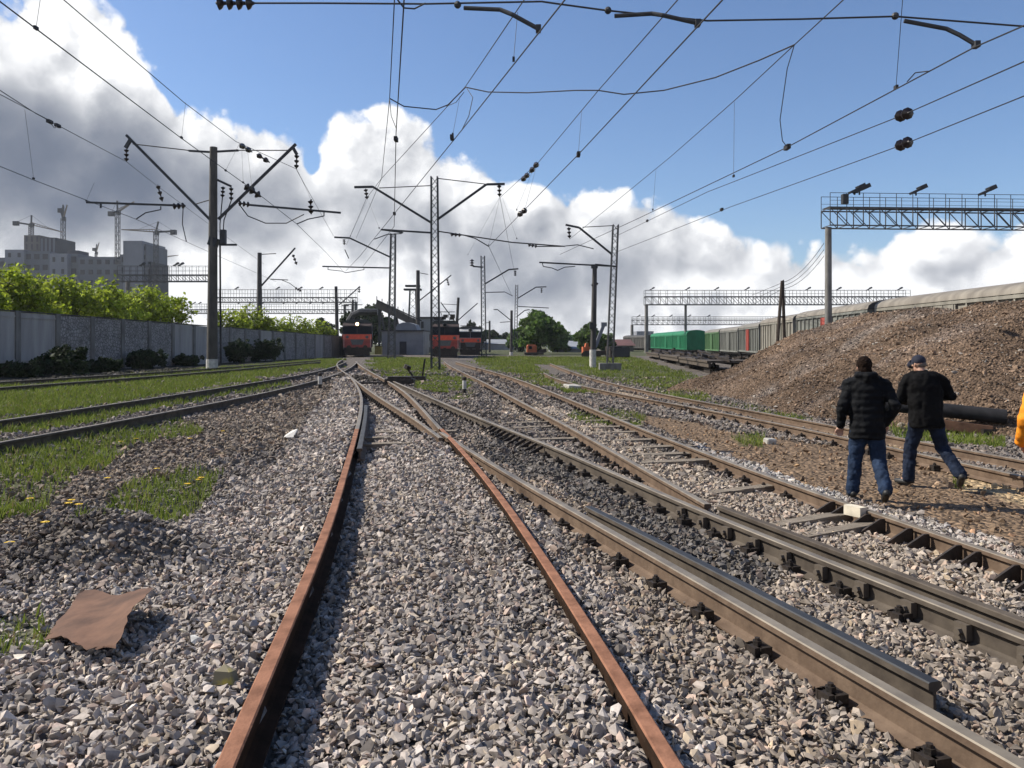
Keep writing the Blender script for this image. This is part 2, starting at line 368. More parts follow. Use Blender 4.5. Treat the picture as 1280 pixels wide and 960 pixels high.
def clip_mesh():
    b = MB()
    b.box((0, 0, .012), (.36, .16, .024))
    for s in (-1, 1):
        b.box((s*.095, 0, .05), (.075, .12, .05)); b.box((s*.14, 0, .04), (.05, .10, .07))
        b.tube([(s*.115, 0, .06), (s*.115, 0, .115)], .016, 6); b.tube([(s*.115, 0, .075), (s*.115, 0, .10)], .027, 6)
        b.tube([(s*.15, .035, .02), (s*.15, .035, .075)], .018, 6)
    return b.mesh('rail_fastening', M['oily'])
CLIP = clip_mesh()
def clips(parent, key, step, y0, y1, lim=60):
    for i, (p, d) in enumerate(at_rail(RAILS[key], step, y0, y1)[:lim]):
        o = obj('rail_fastening', CLIP, parent, p-base_of(parent)-Vector((0, 0, .182))); o.rotation_euler.z = math.atan2(d.y, d.x)-math.pi/2+random.uniform(-.05, .05)
def rail(parent, key, side, top, name='rail', label=None):
    o = rail_mesh(RAILS[key]).build(name, [M[side], M[top]], parent)
    if label: o['label'] = label
    return o
def sleeper(parent, key, px, py, length=2.6, off=0.0, w=.22, ang=0):
    c = G(px, py, 0); r = min(RAILS[key], key=lambda p: (p-c).length); i = RAILS[key].index(r)
    d = RAILS[key][min(i+1, len(RAILS[key])-1)]-RAILS[key][max(i-1, 0)]; a = math.atan2(d.y, d.x)-math.pi/2+ang
    b = MB(); n = 7
    for k in range(n):
        x0 = -length/2+length*k/n; x1 = x0+length/n-.001
        b.box(((x0+x1)/2, 0, 0), (x1-x0, w*random.uniform(.93, 1.03), .14+random.uniform(-.008, .008)))
    o = b.build('sleeper', M['wood'], parent, local=True); o.location = c-base_of(parent)+Vector((0, 0, -.02)); o.rotation_euler.z = a
    return o

t = thing('railway_track', 'railway track with two orange rusty rails running from the foreground through pale gravel', 'railway track', G(560, 800))
YS = G(443, 546).y
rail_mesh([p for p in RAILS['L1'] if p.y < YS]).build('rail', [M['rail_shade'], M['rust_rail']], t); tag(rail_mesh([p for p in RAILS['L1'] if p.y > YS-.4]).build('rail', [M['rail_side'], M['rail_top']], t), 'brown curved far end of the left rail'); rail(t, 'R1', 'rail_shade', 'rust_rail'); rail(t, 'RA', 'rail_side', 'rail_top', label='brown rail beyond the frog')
gd = [p+Vector((.11, 0, -.01)) for p in RAILS['L1'] if 11.5 < p.y < 20]
tag(rail_mesh(gd).build('check_rail', [M['rail_side'], M['steel_grey']], t), 'short grey check rail inside the left rusty rail')
for px, py in ((500, 557), (510, 549), (520, 542)): sleeper(t, 'L1', px, py, 1.5)
clips(t, 'R1', .6, 9, 14); clips(t, 'RA', .6, 14, 34)

t = thing('railway_track', 'railway track running to the lower right corner with a short check rail inside', 'railway track', G(900, 740))
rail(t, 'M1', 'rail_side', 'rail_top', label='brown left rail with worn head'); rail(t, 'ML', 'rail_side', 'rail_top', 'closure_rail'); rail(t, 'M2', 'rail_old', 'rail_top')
tag(rail_mesh(RAILS['CK'], PROF, -.012).build('check_rail', [M['rail_old'], M['steel_dark']], t), 'dark check rail ending in a flared pale tip')
rail(t, 'B2', 'rail_old', 'rail_old', 'switch_blade')
clips(t, 'M1', .62, 1.5, 13); clips(t, 'ML', .45, 12, 30); clips(t, 'M2', .55, 5, 22)
bk = MB(); bk.box((-.045, 0, -.09), (.05, .09, .10)); bk.tube([(-.06, 0, -.09), (-.10, 0, -.09)], .024, 6); SPB = bk.mesh('spacer_block', M['rail_old'])
for p, d in at_rail(RAILS['M2'], .42, 3.2, 8.5):
    o = obj('spacer_block', SPB, t, p-base_of(t)); o.rotation_euler.z = math.atan2(d.y, d.x)-math.pi/2
bk = MB(); bk.bar((-.03, 0, -.05), (-.26, 0, -.17), .025, .05); bk.box((-.10, 0, -.155), (.24, .14, .02)); SLC = bk.mesh('slide_chair', M['oily'])
for p, d in at_rail(RAILS['M2'], .30, 12.4, 15.6):
    o = obj('slide_chair', SLC, t, p-base_of(t)); o.rotation_euler.z = math.atan2(d.y, d.x)-math.pi/2

t = thing('railway_track', 'railway track from the middle locomotive with bare sleepers and steel braces', 'railway track', G(850, 590))
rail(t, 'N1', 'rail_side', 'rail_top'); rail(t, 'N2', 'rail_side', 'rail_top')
for px, py in ((690, 522), (700, 528), (712, 535), (725, 543)): sleeper(t, 'N1', px-24, py+8, 1.1, ang=.15)
for px, py in ((752, 528), (765, 536), (778, 543), (800, 553), (818, 562), (835, 571), (850, 580)): sleeper(t, 'N2', px-14, py, 1.8, ang=.1)
for px, py in ((960, 615), (1035, 655), (1070, 668)): sleeper(t, 'N2', px-30, py, 1.3, ang=.35, w=.16)
clips(t, 'N1', .55, 10, 30); clips(t, 'N2', .55, 9.4, 26)
bm_ = MB()
bm_.prism([(-.01, 0), (.30, 0), (.27, .03), (.05, .15), (-.01, .15)], -.012, .012, 'y')
BR = bm_.mesh('rail_brace', M['oily'])
for p, d in at_rail(RAILS['N2'], .62, 1.0, 9.3)[::1]:
    for s in (-.11, .11):
        o = obj('rail_brace', BR, t, p+d*s-base_of(t)-Vector((.04, 0, .17))); o.rotation_euler.z = math.atan2(d.y, d.x)-math.pi/2+math.pi
b = MB(); p = G(1075, 636, RH)
b.box(p-Vector((.05, 0, .02)), (.10, .20, .10), Matrix.Rotation(.5, 3, 'Z')); tag(b.build('rail_joint', mat('cream_paint', (.62, .56, .44), .8), t), 'cream painted joint block on the rail')
lab = 'narrow railway track half buried in dirt and sand beside the gravel pile'
t = thing('railway_track', lab, 'railway track', G(1000, 530))
rail(t, 'RL', 'rail_side', 'rail_top'); rail(t, 'RR', 'rail_side', 'rail_top'); clips(t, 'RL', .6, 12, 28, 40)
t = thing('railway_track', 'railway track with dark rails overgrown by grass curving away to the left edge', 'railway track', G(200, 505))
rail(t, 'TL', 'rail_old', 'rail_top'); rail(t, 'TR', 'rail_old', 'rail_top')
t = thing('railway_track', 'railway track lying in the shadow at the foot of the concrete fence', 'railway track', G(150, 475))
rail(t, 'SL', 'rail_old', 'rail_top'); rail(t, 'SR', 'rail_old', 'rail_top')

# ------------------------------------------------------------------ ground zones
def wpoly(px): return np.array([[G(x, y).x, G(x, y).y] for x, y in px])
def inside(poly, x, y):
    r = np.zeros(x.shape, bool); n = len(poly)
    for i in range(n):
        x1, y1 = poly[i]; x2, y2 = poly[(i+1) % n]
        if y1 == y2: continue
        c = ((y1 > y) != (y2 > y)) & (x < (x2-x1)*(y-y1)/(y2-y1)+x1); r ^= c
    return r
GRASS = [(1.0, [(0, 485), (130, 473), (265, 461), (400, 449.5), (425, 449.5), (330, 475), (200, 495), (100, 510), (0, 524), (-300, 566), (-300, 520)]),
         (.95, [(0, 527), (200, 498), (340, 476), (355, 482), (200, 512), (0, 548), (-300, 600), (-300, 565)]),
         (.85, [(0, 556), (110, 540), (230, 520), (262, 540), (170, 556), (100, 590), (50, 640), (0, 660), (-200, 720), (-300, 610)]),
         (.9, [(75, 662), (140, 612), (230, 585), (295, 588), (270, 625), (230, 650), (160, 662), (110, 670)]),
         (.8, [(0, 765), (40, 765), (62, 795), (40, 820), (0, 815), (-80, 800)]),
         (.8, [(468, 447), (540, 447.5), (548, 452), (556, 468), (598, 478), (590, 487), (550, 492), (515, 486), (480, 470), (462, 455)]),
         (.82, [(598, 446), (790, 446), (870, 470), (905, 500), (870, 505), (800, 485), (740, 470), (694, 456), (664, 455), (700, 480), (735, 492), (690, 490), (640, 470), (590, 452)]),
         (.7, [(690, 518), (740, 508), (810, 518), (800, 534), (720, 530)]), (.7, [(920, 542), (968, 540), (960, 560), (930, 556)]),
         (.9, [(1100, 525), (1250, 540), (1250, 562), (1130, 552)]), (.75, [(870, 492), (960, 511), (1040, 526), (1010, 530), (900, 508)]),
         (.8, [(1194, 598), (1212, 597), (1212, 612), (1196, 612)]), (.8, [(300, 465), (420, 452), (424, 458), (340, 474)]), (.6, [(555, 500), (590, 488), (600, 494), (575, 502)])]
GRASS = [(w, wpoly(p)) for w, p in GRASS]
TINT = [((.170, .148, .130), [(-2500, 960), (2600, 960), (1400, 431), (0, 431)]),
        ((.190, .156, .124), [(190, 600), (340, 556), (412, 478), (380, 476), (230, 528), (0, 600), (-300, 720), (-200, 800), (60, 650)]),
        ((.295, .258, .226), [(-600, 1200), (-700, 900), (0, 745), (150, 690), (290, 610), (360, 545), (408, 480), (446, 464), (470, 478), (556, 545), (660, 640), (930, 960), (1250, 1400), (200, 1400)]),
        ((.250, .210, .172), [(660, 640), (930, 960), (1280, 1400), (2500, 1400), (1500, 870), (1280, 790), (885, 640), (720, 575), (610, 540), (556, 545)]),
        ((.125, .112, .10), [(600, 545), (640, 552), (760, 600), (880, 660), (1000, 720), (960, 745), (800, 668), (690, 615), (600, 562)]),
        ((.29, .245, .20), [(640, 500), (700, 515), (870, 580), (1050, 645), (1280, 735), (1280, 790), (880, 630), (740, 560), (640, 520)]),
        ((.135, .112, .095), [(573, 453), (600, 466), (700, 510), (760, 540), (740, 522), (650, 478), (600, 458)]),
        ((.32, .30, .28), [(860, 545), (960, 580), (1060, 612), (1080, 630), (1000, 612), (890, 572)]),
        ((.33, .30, .27), [(1090, 632), (1280, 690), (1280, 712), (1110, 650)]),
        ((.215, .150, .098), [(850, 522), (960, 545), (1080, 560), (1280, 612), (1500, 690), (1280, 690), (1110, 632), (1000, 600), (900, 562), (760, 512)]),
        ((.46, .34, .20), [(1190, 588), (1280, 604), (1500, 650), (1500, 690), (1280, 628), (1205, 612)]),
        ((.42, .33, .22), [(865, 512), (930, 521), (1010, 533), (1070, 546), (1170, 566), (1150, 570), (980, 536), (870, 517)]),
        ((.40, .31, .22), [(745, 486), (800, 494), (840, 504), (800, 504), (755, 492)]),
        ((.05, .047, .035), [(-400, 560), (-400, 470), (0, 470), (420, 446), (420, 449), (265, 461), (0, 482), (-300, 540)]),  # dark soil along the fence foot, with the fence's shadow painted in
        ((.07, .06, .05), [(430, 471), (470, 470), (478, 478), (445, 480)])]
TINT = [(c, wpoly(p)) for c, p in TINT]
def zones(x, y):
    s = np.clip(.05*y, .12, 1.6)
    wx = x+(fbm(x*1.1/s, y*1.1/s, 3, 21)-.44)*1.6*s; wy = y+(fbm(x*1.1/s, y*1.1/s, 3, 31)-.44)*1.6*s
    col = np.zeros(x.shape+(3,)); col[:] = (.15, .13, .11)
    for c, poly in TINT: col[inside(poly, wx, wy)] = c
    g = np.zeros(x.shape)
    for w, poly in GRASS:
        m = inside(poly, wx, wy); g[m] = np.maximum(g[m], w)
    g[(y > 110)] = .9
    return col, g
rows = [-5, -3, -1, 0, .8]; d = 1.5
while d < 160: rows.append(d); d += max(.045, d*.011)
rows += [180, 210, 260, 340, 450, 600, 800, 1000]
rows = np.array(rows); sc = np.linspace(-1, 1, 321); sc = np.sign(sc)*np.abs(sc)**1.3*1.7
Yg = np.repeat(rows[:, None], len(sc), 1); Xg = sc[None, :]*(np.abs(Yg)*.62+6)
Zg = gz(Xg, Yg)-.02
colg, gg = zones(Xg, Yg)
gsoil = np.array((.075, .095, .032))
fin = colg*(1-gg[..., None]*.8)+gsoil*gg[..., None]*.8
nr, nc = Xg.shape; ii = np.arange(nr*nc).reshape(nr, nc)
quads = np.stack([ii[:-1, :-1], ii[:-1, 1:], ii[1:, 1:], ii[1:, :-1]], -1).reshape(-1, 4)
def ground_mat():
    m = mat('gravelly_ground', (.55, .55, .55), .95, scale=9, col2=(1.2, 1.2, 1.2), attr='tint', spec=.15, detail=8)
    nt = m.node_tree; N = nt.nodes; L = nt.links; b = N['Principled BSDF']
    tc = N.new('ShaderNodeTexCoord'); vo = N.new('ShaderNodeTexVoronoi'); vo.inputs['Scale'].default_value = 16; L.new(tc.outputs['Object'], vo.inputs['Vector'])
    nz = N.new('ShaderNodeTexNoise'); nz.inputs['Scale'].default_value = 3; nz.inputs['Detail'].default_value = 8; L.new(tc.outputs['Object'], nz.inputs['Vector'])
    ad = N.new('ShaderNodeMath'); ad.operation = 'SUBTRACT'; L.new(nz.outputs['Fac'], ad.inputs[0]); L.new(vo.outputs['Distance'], ad.inputs[1])
    bp = N.new('ShaderNodeBump'); bp.inputs['Distance'].default_value = .05; bp.inputs['Strength'].default_value = 1; L.new(ad.outputs[0], bp.inputs['Height']); L.new(bp.outputs[0], b.inputs['Normal'])
    src = b.inputs['Base Color'].links[0].from_socket
    mx = N.new('ShaderNodeMix'); mx.data_type = 'RGBA'; mx.blend_type = 'MULTIPLY'; mx.inputs[0].default_value = .8
    rp = N.new('ShaderNodeValToRGB'); rp.color_ramp.elements[0].color = (.45, .45, .45, 1); rp.color_ramp.elements[1].color = (1.3, 1.3, 1.3, 1)
    sp = N.new('ShaderNodeSeparateColor'); L.new(vo.outputs['Color'], sp.inputs[0]); L.new(sp.outputs[0], rp.inputs[0])
    L.new(src, mx.inputs[6]); L.new(rp.outputs[0], mx.inputs[7]); L.new(mx.outputs[2], b.inputs['Base Color'])
    return m
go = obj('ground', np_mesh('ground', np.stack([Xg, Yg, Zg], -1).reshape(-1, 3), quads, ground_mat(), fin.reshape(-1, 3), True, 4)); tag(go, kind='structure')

# ------------------------------------------------------------------ crushed stone
def stone_templates(n=14):
    out = []
    for i in range(n):
        bm = bmesh.new(); sx, sy, sz = 1, random.uniform(.6, .95), random.uniform(.38, .66)
        for k in range(9):
            v = Vector((random.gauss(0, 1), random.gauss(0, 1), random.gauss(0, 1))).normalized()*random.uniform(.88, 1.1)
            bm.verts.new((v.x*sx, v.y*sy, v.z*sz))
        r = bmesh.ops.convex_hull(bm, input=bm.verts)
        bmesh.ops.delete(bm, geom=[e for e in r['geom_interior'] if isinstance(e, bmesh.types.BMVert)], context='VERTS')
        bmesh.ops.triangulate(bm, faces=bm.faces); bmesh.ops.recalc_face_normals(bm, faces=bm.faces)
        bm.verts.index_update()
        out.append((np.array([v.co[:] for v in bm.verts]), np.array([[v.index for v in f.verts] for f in bm.faces]))); bm.free()
    return out
ST = stone_templates()
def scatter_stones(name, pos, size, cols, tilt=1.0):
    n = len(pos); VV = []; TT = []; CC = []; base = 0; ti = rng.integers(0, len(ST), n)
    for k, (tv, tf) in enumerate(ST):
        idx = np.where(ti == k)[0]; c = len(idx)
        if not c: continue
        q = rng.normal(size=(c, 4)); q[:, 1:3] *= .42*tilt; q /= np.linalg.norm(q, axis=1)[:, None]
        w, x, y, z = q.T
        Rm = np.stack([1-2*(y*y+z*z), 2*(x*y-z*w), 2*(x*z+y*w), 2*(x*y+z*w), 1-2*(x*x+z*z), 2*(y*z-x*w), 2*(x*z-y*w), 2*(y*z+x*w), 1-2*(x*x+y*y)], -1).reshape(c, 3, 3)
        vv = np.einsum('cij,vj->cvi', Rm, tv)*size[idx][:, None, None]+pos[idx][:, None, :]
        VV.append(vv.reshape(-1, 3)); TT.append((tf[None]+(np.arange(c)*len(tv))[:, None, None]+base).reshape(-1, 3)); CC.append(np.repeat(cols[idx], len(tv), 0)); base += c*len(tv)
    return np_mesh(name, np.concatenate(VV), np.concatenate(TT), M['stone'], np.concatenate(CC))
def rail_dist(x, y, keys):
    r = np.full(x.shape, 9.0)
    for k in keys:
        p = np.array([[q.x, q.y] for q in RAILS[k]]); o = np.argsort(p[:, 1]); p = p[o]
        dx = np.abs(x-np.interp(y, p[:, 1], p[:, 0])); dx[(y < p[0, 1]) | (y > p[-1, 1])] = 9
        sl = np.abs(np.interp(y, p[:-1, 1], np.diff(p[:, 0])/np.maximum(np.diff(p[:, 1]), 1e-3)))
        r = np.minimum(r, dx/np.sqrt(1+np.minimum(sl, 3)**2))
    return r
def frustum_pts(d0, d1, dens, m=.70):
    n = int(m*(d1*d1-d0*d0)*dens+2*1.0*(d1-d0)*dens); y = np.sqrt(rng.uniform(d0*d0, d1*d1, n)); x = rng.uniform(-1, 1, n)*(m*y+.5); return x, y
def stone_cols(base, n):
    v = np.exp(rng.normal(0, .25, n))[:, None]; c = base*np.clip(v, .4, 2.1)
    r = rng.random(n); c[r < .14] *= (1.10, .98, .93); c[r > .88] *= (.95, .98, 1.03); c[(r > .5) & (r < .55)] *= (1.12, 1.05, .9)
    return np.clip(c, .02, .7)
xs, ys, ss = [], [], []
for d0, d1, de, sz in ((1.9, 6, 1350, .0242), (6, 11, 820, .0285), (11, 18, 380, .038), (18, 30, 140, .052), (30, 46, 45, .075)):
    x, y = frustum_pts(d0, d1, de); xs.append(x); ys.append(y); ss.append(sz*np.clip(np.exp(rng.normal(-.05, .36, len(x))), .4, 2.0))
x = np.concatenate(xs); y = np.concatenate(ys); s = np.concatenate(ss)
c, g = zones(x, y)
rd = rail_dist(x, y, ('L1', 'R1', 'RA', 'ML', 'N1')); rd2 = rail_dist(x, y, ('M1', 'M2', 'B2', 'CK', 'N2')); rd3 = rail_dist(x, y, ('TL', 'TR', 'RL', 'RR'))
lum = c.mean(1)
dirt = (np.abs(c[:, 0]-.215) < .002)
sand = c[:, 0]/c[:, 2] > 1.75
keep = (rng.random(len(x)) > g*.93) & (rd > .058) & (rd2 > .088+s*.5) & (rd3 > .08) & ~((dirt | sand) & (rng.random(len(x)) > .05)) & ~(x < -19)
x, y, s, c = x[keep], y[keep], s[keep], c[keep]
pos = np.stack([x, y, gz(x, y)+rng.uniform(-.012, .022, len(x))+s*.12], -1)
dk = np.ones(len(x)); hx, hy = HEAPS[0][:2]
hd = ((x-hx)/.75)**2+((y-hy)/.45)**2; dk[hd < 1] = .62
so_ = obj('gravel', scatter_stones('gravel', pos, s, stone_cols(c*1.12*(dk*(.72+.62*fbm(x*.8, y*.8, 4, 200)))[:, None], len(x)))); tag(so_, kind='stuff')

# ------------------------------------------------------------------ grass
def blades(name, polys, seed, hmul=1.0):
    VV, CC = [], []
    for w, poly in polys:
        x0, y0 = poly.min(0); x1, y1 = poly.max(0); y1 = min(y1, 115); y0 = max(y0, 3)
        n = int(min((x1-x0)*(y1-y0)*1100, 800000)); x = rng.uniform(x0, x1, n); y = y0+(y1-y0)*rng.random(n)**2.0
        sp = np.clip(.05*y, .12, 1.6)
        wx = x+(fbm(x*1.1/sp, y*1.1/sp, 3, 21)-.44)*1.6*sp; wy = y+(fbm(x*1.1/sp, y*1.1/sp, 3, 31)-.44)*1.6*sp
        k = inside(poly, wx, wy) & (np.abs(x) < .72*y+1)
        dens = np.clip(10.0/y, .2, 1)*w*np.clip((fbm(x*.9, y*.9, 3, 77)-.28)*3.2, .12 if w < .9 else .55, 1)
        k &= rng.random(n) < dens
        x, y = x[k], y[k]; n = len(x)
        rd = rail_dist(x, y, list(RAILS)); k = rd > .06; x, y = x[k], y[k]; n = len(x)
        if not n: continue
        h = (.045+.085*rng.random(n)**1.6)*hmul*(1+.008*y)*np.where(w > .8, 1.1, .8); wd = (.004+.006*rng.random(n))*(1+.055*y)*.65
        a = rng.uniform(0, 2*math.pi, n); ln = rng.uniform(.1, .8, n); la = rng.uniform(0, 2*math.pi, n)
        z = gz(x, y)-.01
        dx, dy = np.cos(a)*wd, np.sin(a)*wd; lx, ly = np.cos(la)*ln*h, np.sin(la)*ln*h
        v = np.stack([np.stack([x-dx, y-dy, z], -1), np.stack([x+dx, y+dy, z], -1), np.stack([x+dx*.7+lx*.4, y+dy*.7+ly*.4, z+h*.6], -1), np.stack([x-dx*.7+lx*.4, y-dy*.7+ly*.4, z+h*.6], -1), np.stack([x+lx, y+ly, z+h], -1)], 1)
        VV.append(v)
        t_ = rng.random(n)[:, None]; dry = rng.random(n)[:, None] < .09
        col = (1-t_)*np.array((.105, .155, .022))+t_*np.array((.20, .235, .045)); col = np.where(dry, np.array((.20, .17, .075)), col)
        CC.append(np.repeat(col, 5, 0))
    v = np.concatenate(VV); n = len(v); c = np.concatenate(CC)
    base = np.arange(n)[:, None]*5
    tr = np.concatenate([base+np.array([[0, 1, 2]]), base+np.array([[0, 2, 3]]), base+np.array([[3, 2, 4]])])
    return np_mesh(name, v.reshape(-1, 3), tr, M['grass'], c)
tag(obj('grass', blades('grass', GRASS, 1)), kind='stuff')
DAND = [(90, 634), (97, 640), (84, 637), (168, 655), (233, 612), (250, 606), (55, 661), (195, 590), (238, 553), (278, 543), (170, 553), (150, 556), (133, 601), (248, 607), (12, 690), (36, 628)]
fb = MB(); fb.k = 0
fb.tube([(0, 0, 0), (.01, 0, .10), (.012, .004, .15)], .004, 5); fb.k = 1
for k in range(14):
    a = k*math.pi/7; fb.quad([(.012, .004, .15), (.012+.034*math.cos(a-.25), .004+.034*math.sin(a-.25), .162), (.012+.040*math.cos(a), .004+.040*math.sin(a), .158), (.012+.034*math.cos(a+.25), .004+.034*math.sin(a+.25), .162)], [(0, 1, 2, 3)])
fb.ball((.012, .004, .158), .020, 8, 4, (1, 1, .6))
FL = fb.mesh('dandelion', [M['stem'], M['yellow']])
for px, py in DAND:
    p = G(px, py); o = obj('dandelion', FL, None, V(p.x, p.y, float(gz(p.x, p.y))-.02)); o.rotation_euler.z = random.uniform(0, 6); o.scale = (1.0, 1.0, random.uniform(.35, .6))
    tag(o, 'small yellow dandelion flower in the grass patches on the left', 'flower', 'yellow dandelions in the left grass')
# ------------------------------------------------------------------ gravel mound on the right
FOOT = np.array([[6.6, 33.5], [7.25, 30], [7.5, 25], [7.9, 20.5], [9.2, 18], [11.5, 16.4], [16, 15], [30, 14], [60, 15], [60, 60], [24, 46], [12, 40], [8, 36]])
def seg_dist(px, py, poly):
    r = np.full(px.shape, 1e9)
    for i in range(len(poly)):
        a = poly[i]; b = poly[(i+1) % len(poly)]; ab = b-a
        t = np.clip(((px-a[0])*ab[0]+(py-a[1])*ab[1])/(ab@ab), 0, 1)
        r = np.minimum(r, np.hypot(px-a[0]-t*ab[0], py-a[1]-t*ab[1]))
    return r
def mound_z(x, y):
    d = seg_dist(x, y, FOOT)*np.where(inside(FOOT, x, y), 1, -1)
    d = d+(fbm(x*.45, y*.45, 3, 90)-.44)*1.5
    crest = 2.85+(fbm(x*.33+3, y*.33, 2, 95)-.38)*1.5-.5*sm(15, 19, x)+.25*sm(12, 13.6, x)*(1-sm(14, 15.5, x))
    k = d*.54; z = np.where(k < crest-.5, k, crest-.5+.5*(1-np.exp(-(k-crest+.5)/.5)))
    return gz0(x, y)-.06+z+(fbm(x*1.7, y*1.7, 4, 99)-.45)*.30*sm(.2, 1.5, d)
t = thing('gravel_pile', 'long brown heap of gravel behind the two walking men, reaching up to the wagon roofs', 'gravel pile', (11, 22, -.3))
mx_, my_ = np.meshgrid(np.linspace(6, 34, 190), np.linspace(13.5, 46, 200)); mz_ = mound_z(mx_, my_)
nr_, nc_ = mx_.shape; ii = np.arange(nr_*nc_).reshape(nr_, nc_)
q_ = np.stack([ii[:-1, :-1], ii[:-1, 1:], ii[1:, 1:], ii[1:, :-1]], -1).reshape(-1, 4)
def pile_col(x, y, z):
    n = fbm(x*.5+z*.4, y*.5, 4, 120)[..., None]; n2 = fbm(x*.9-z, y*.9, 3, 140)[..., None]; c = np.array((.165, .114, .078))*(.45+1.15*n)+np.array((.05, .05, .052))*np.clip(n2*4-1.9, 0, 1)
    st = np.exp(-((y-26.5+(x-9)*.35-.6*z)/.7)**2)*sm(.2, .6, fbm(x*2, y*2, 2, 14)); 
    return c*(1-.55*st[..., None])+.55*st[..., None]*np.array((.27, .24, .215))
bl = base_of(t)
o = obj('heap', np_mesh('heap', np.stack([mx_-bl.x, my_-bl.y, mz_-bl.z], -1).reshape(-1, 3), q_, go.data.materials[0], pile_col(mx_, my_, mz_).reshape(-1, 3)*.9, True, 4), t)
n = 140000; y = 14+25*rng.random(n)**1.3; x = rng.uniform(6.2, 27, n); z = mound_z(x, y)
zz = gz0(x, y); k = (z > zz+.03) & (y-15 < 22+0*x) & (np.abs(x) < .74*y+1); x, y, z = x[k], y[k], z[k]
s_ = .025*np.clip(np.exp(rng.normal(0, .5, len(x))), .4, 4.0)
pc = pile_col(x, y, z)*1.25*np.exp(rng.normal(0, .28, len(x)))[:, None]; r_ = rng.random(len(x)); pc[r_ > .93] = pc[r_ > .93]*.3+np.array((.27, .25, .22))
o = obj('loose_stone', scatter_stones('loose_stone', np.stack([x-bl.x, y-bl.y, z-bl.z+.01], -1), s_, np.clip(pc, .02, .55)), t); tag(o, kind='stuff')

# ------------------------------------------------------------------ concrete fence on the left
t = thing('concrete_fence', 'long grey concrete panel fence in shade below the bright green bushes', 'fence', (-23, 37, .2))
M['fence_a'] = mat('fence_concrete_smooth', (.25, .245, .238), .9, scale=1.3, col2=(.40, .39, .375), bump=.01, stretch=(1.6, 1.6, .22), mixlo=.3, mixhi=.7)
def relief_mat():
    m = mat('fence_concrete_relief', (.26, .254, .245), .9, scale=2, col2=(.40, .39, .38)); nt = m.node_tree; N = nt.nodes; L = nt.links; b = N['Principled BSDF']
    tc = N.new('ShaderNodeTexCoord'); vo = N.new('ShaderNodeTexVoronoi'); vo.feature = 'DISTANCE_TO_EDGE'; vo.inputs['Scale'].default_value = 5.5; L.new(tc.outputs['Object'], vo.inputs['Vector'])
    rp = N.new('ShaderNodeValToRGB'); rp.color_ramp.elements[0].position = .02; rp.color_ramp.elements[1].position = .14; rp.color_ramp.elements[0].color = (.3, .3, .3, 1)
    L.new(vo.outputs[0], rp.inputs[0]); src = b.inputs['Base Color'].links[0].from_socket
    mx = N.new('ShaderNodeMix'); mx.data_type = 'RGBA'; mx.blend_type = 'MULTIPLY'; mx.inputs[0].default_value = .75; L.new(src, mx.inputs[6]); L.new(rp.outputs[0], mx.inputs[7]); L.new(mx.outputs[2], b.inputs['Base Color'])
    bp = N.new('ShaderNodeBump'); bp.inputs['Distance'].default_value = .06; L.new(rp.outputs[0], bp.inputs['Height']); L.new(bp.outputs[0], b.inputs['Normal']); return m
M['fence_b'] = relief_mat()
def fence_pt(u): return V(-23.9+u*4.6, 26+u*69, 0)
NP = 23
bl = base_of(t)
for i in range(NP):
    a, b_ = fence_pt(i/NP), fence_pt((i+1)/NP); 
    zt = CZ+(HY-(388+(a.x/a.y*F+640)*.0762))/F*a.y; zt2 = CZ+(HY-(388+(b_.x/b_.y*F+640)*.0762))/F*b_.y
    g0 = float(gz0(a.x, a.y))-.3
    m_ = 'fence_b' if i in (5, 6, 7, 8, 11, 12, 13, 15, 16, 17, 18, 20) else 'fence_a'
    b = MB(); d = (b_-a).normalized(); nrm = V(d.y, -d.x, 0)
    def slab(p, q, z0, z1, z2, w):
        b.quad([p-nrm*w/2+V(0, 0, z0), p+nrm*w/2+V(0, 0, z0), p+nrm*w/2+V(0, 0, z1), p-nrm*w/2+V(0, 0, z1), q-nrm*w/2+V(0, 0, z0), q+nrm*w/2+V(0, 0, z0), q+nrm*w/2+V(0, 0, z2), q-nrm*w/2+V(0, 0, z2)],
               [(3, 2, 1, 0), (4, 5, 6, 7), (0, 1, 5, 4), (1, 2, 6, 5), (2, 3, 7, 6), (3, 0, 4, 7)])
    slab(a+d*.13, b_-d*.13, g0, zt-.03, zt2-.03, .12)
    if m_ == 'fence_a':
        slab(a+d*.13+nrm*.075, b_-d*.13+nrm*.075, zt-.30, zt-.18, zt2-.18, .04); slab(a+d*.13+nrm*.075, b_-d*.13+nrm*.075, g0+.9, g0+1.0, g0+1.0, .04)
    b.build('panel', M[m_], t)
    b = MB(); b.bar(a+V(0, 0, g0), a+V(0, 0, zt+.04), .26, .34, up=tuple(d)); b.build('post', M['concrete'], t)
    b = MB(); slab(a+d*.13, b_-d*.13, zt-.028, zt+.05, zt2+.05, .2); b.build('coping', M['post_dark'], t)

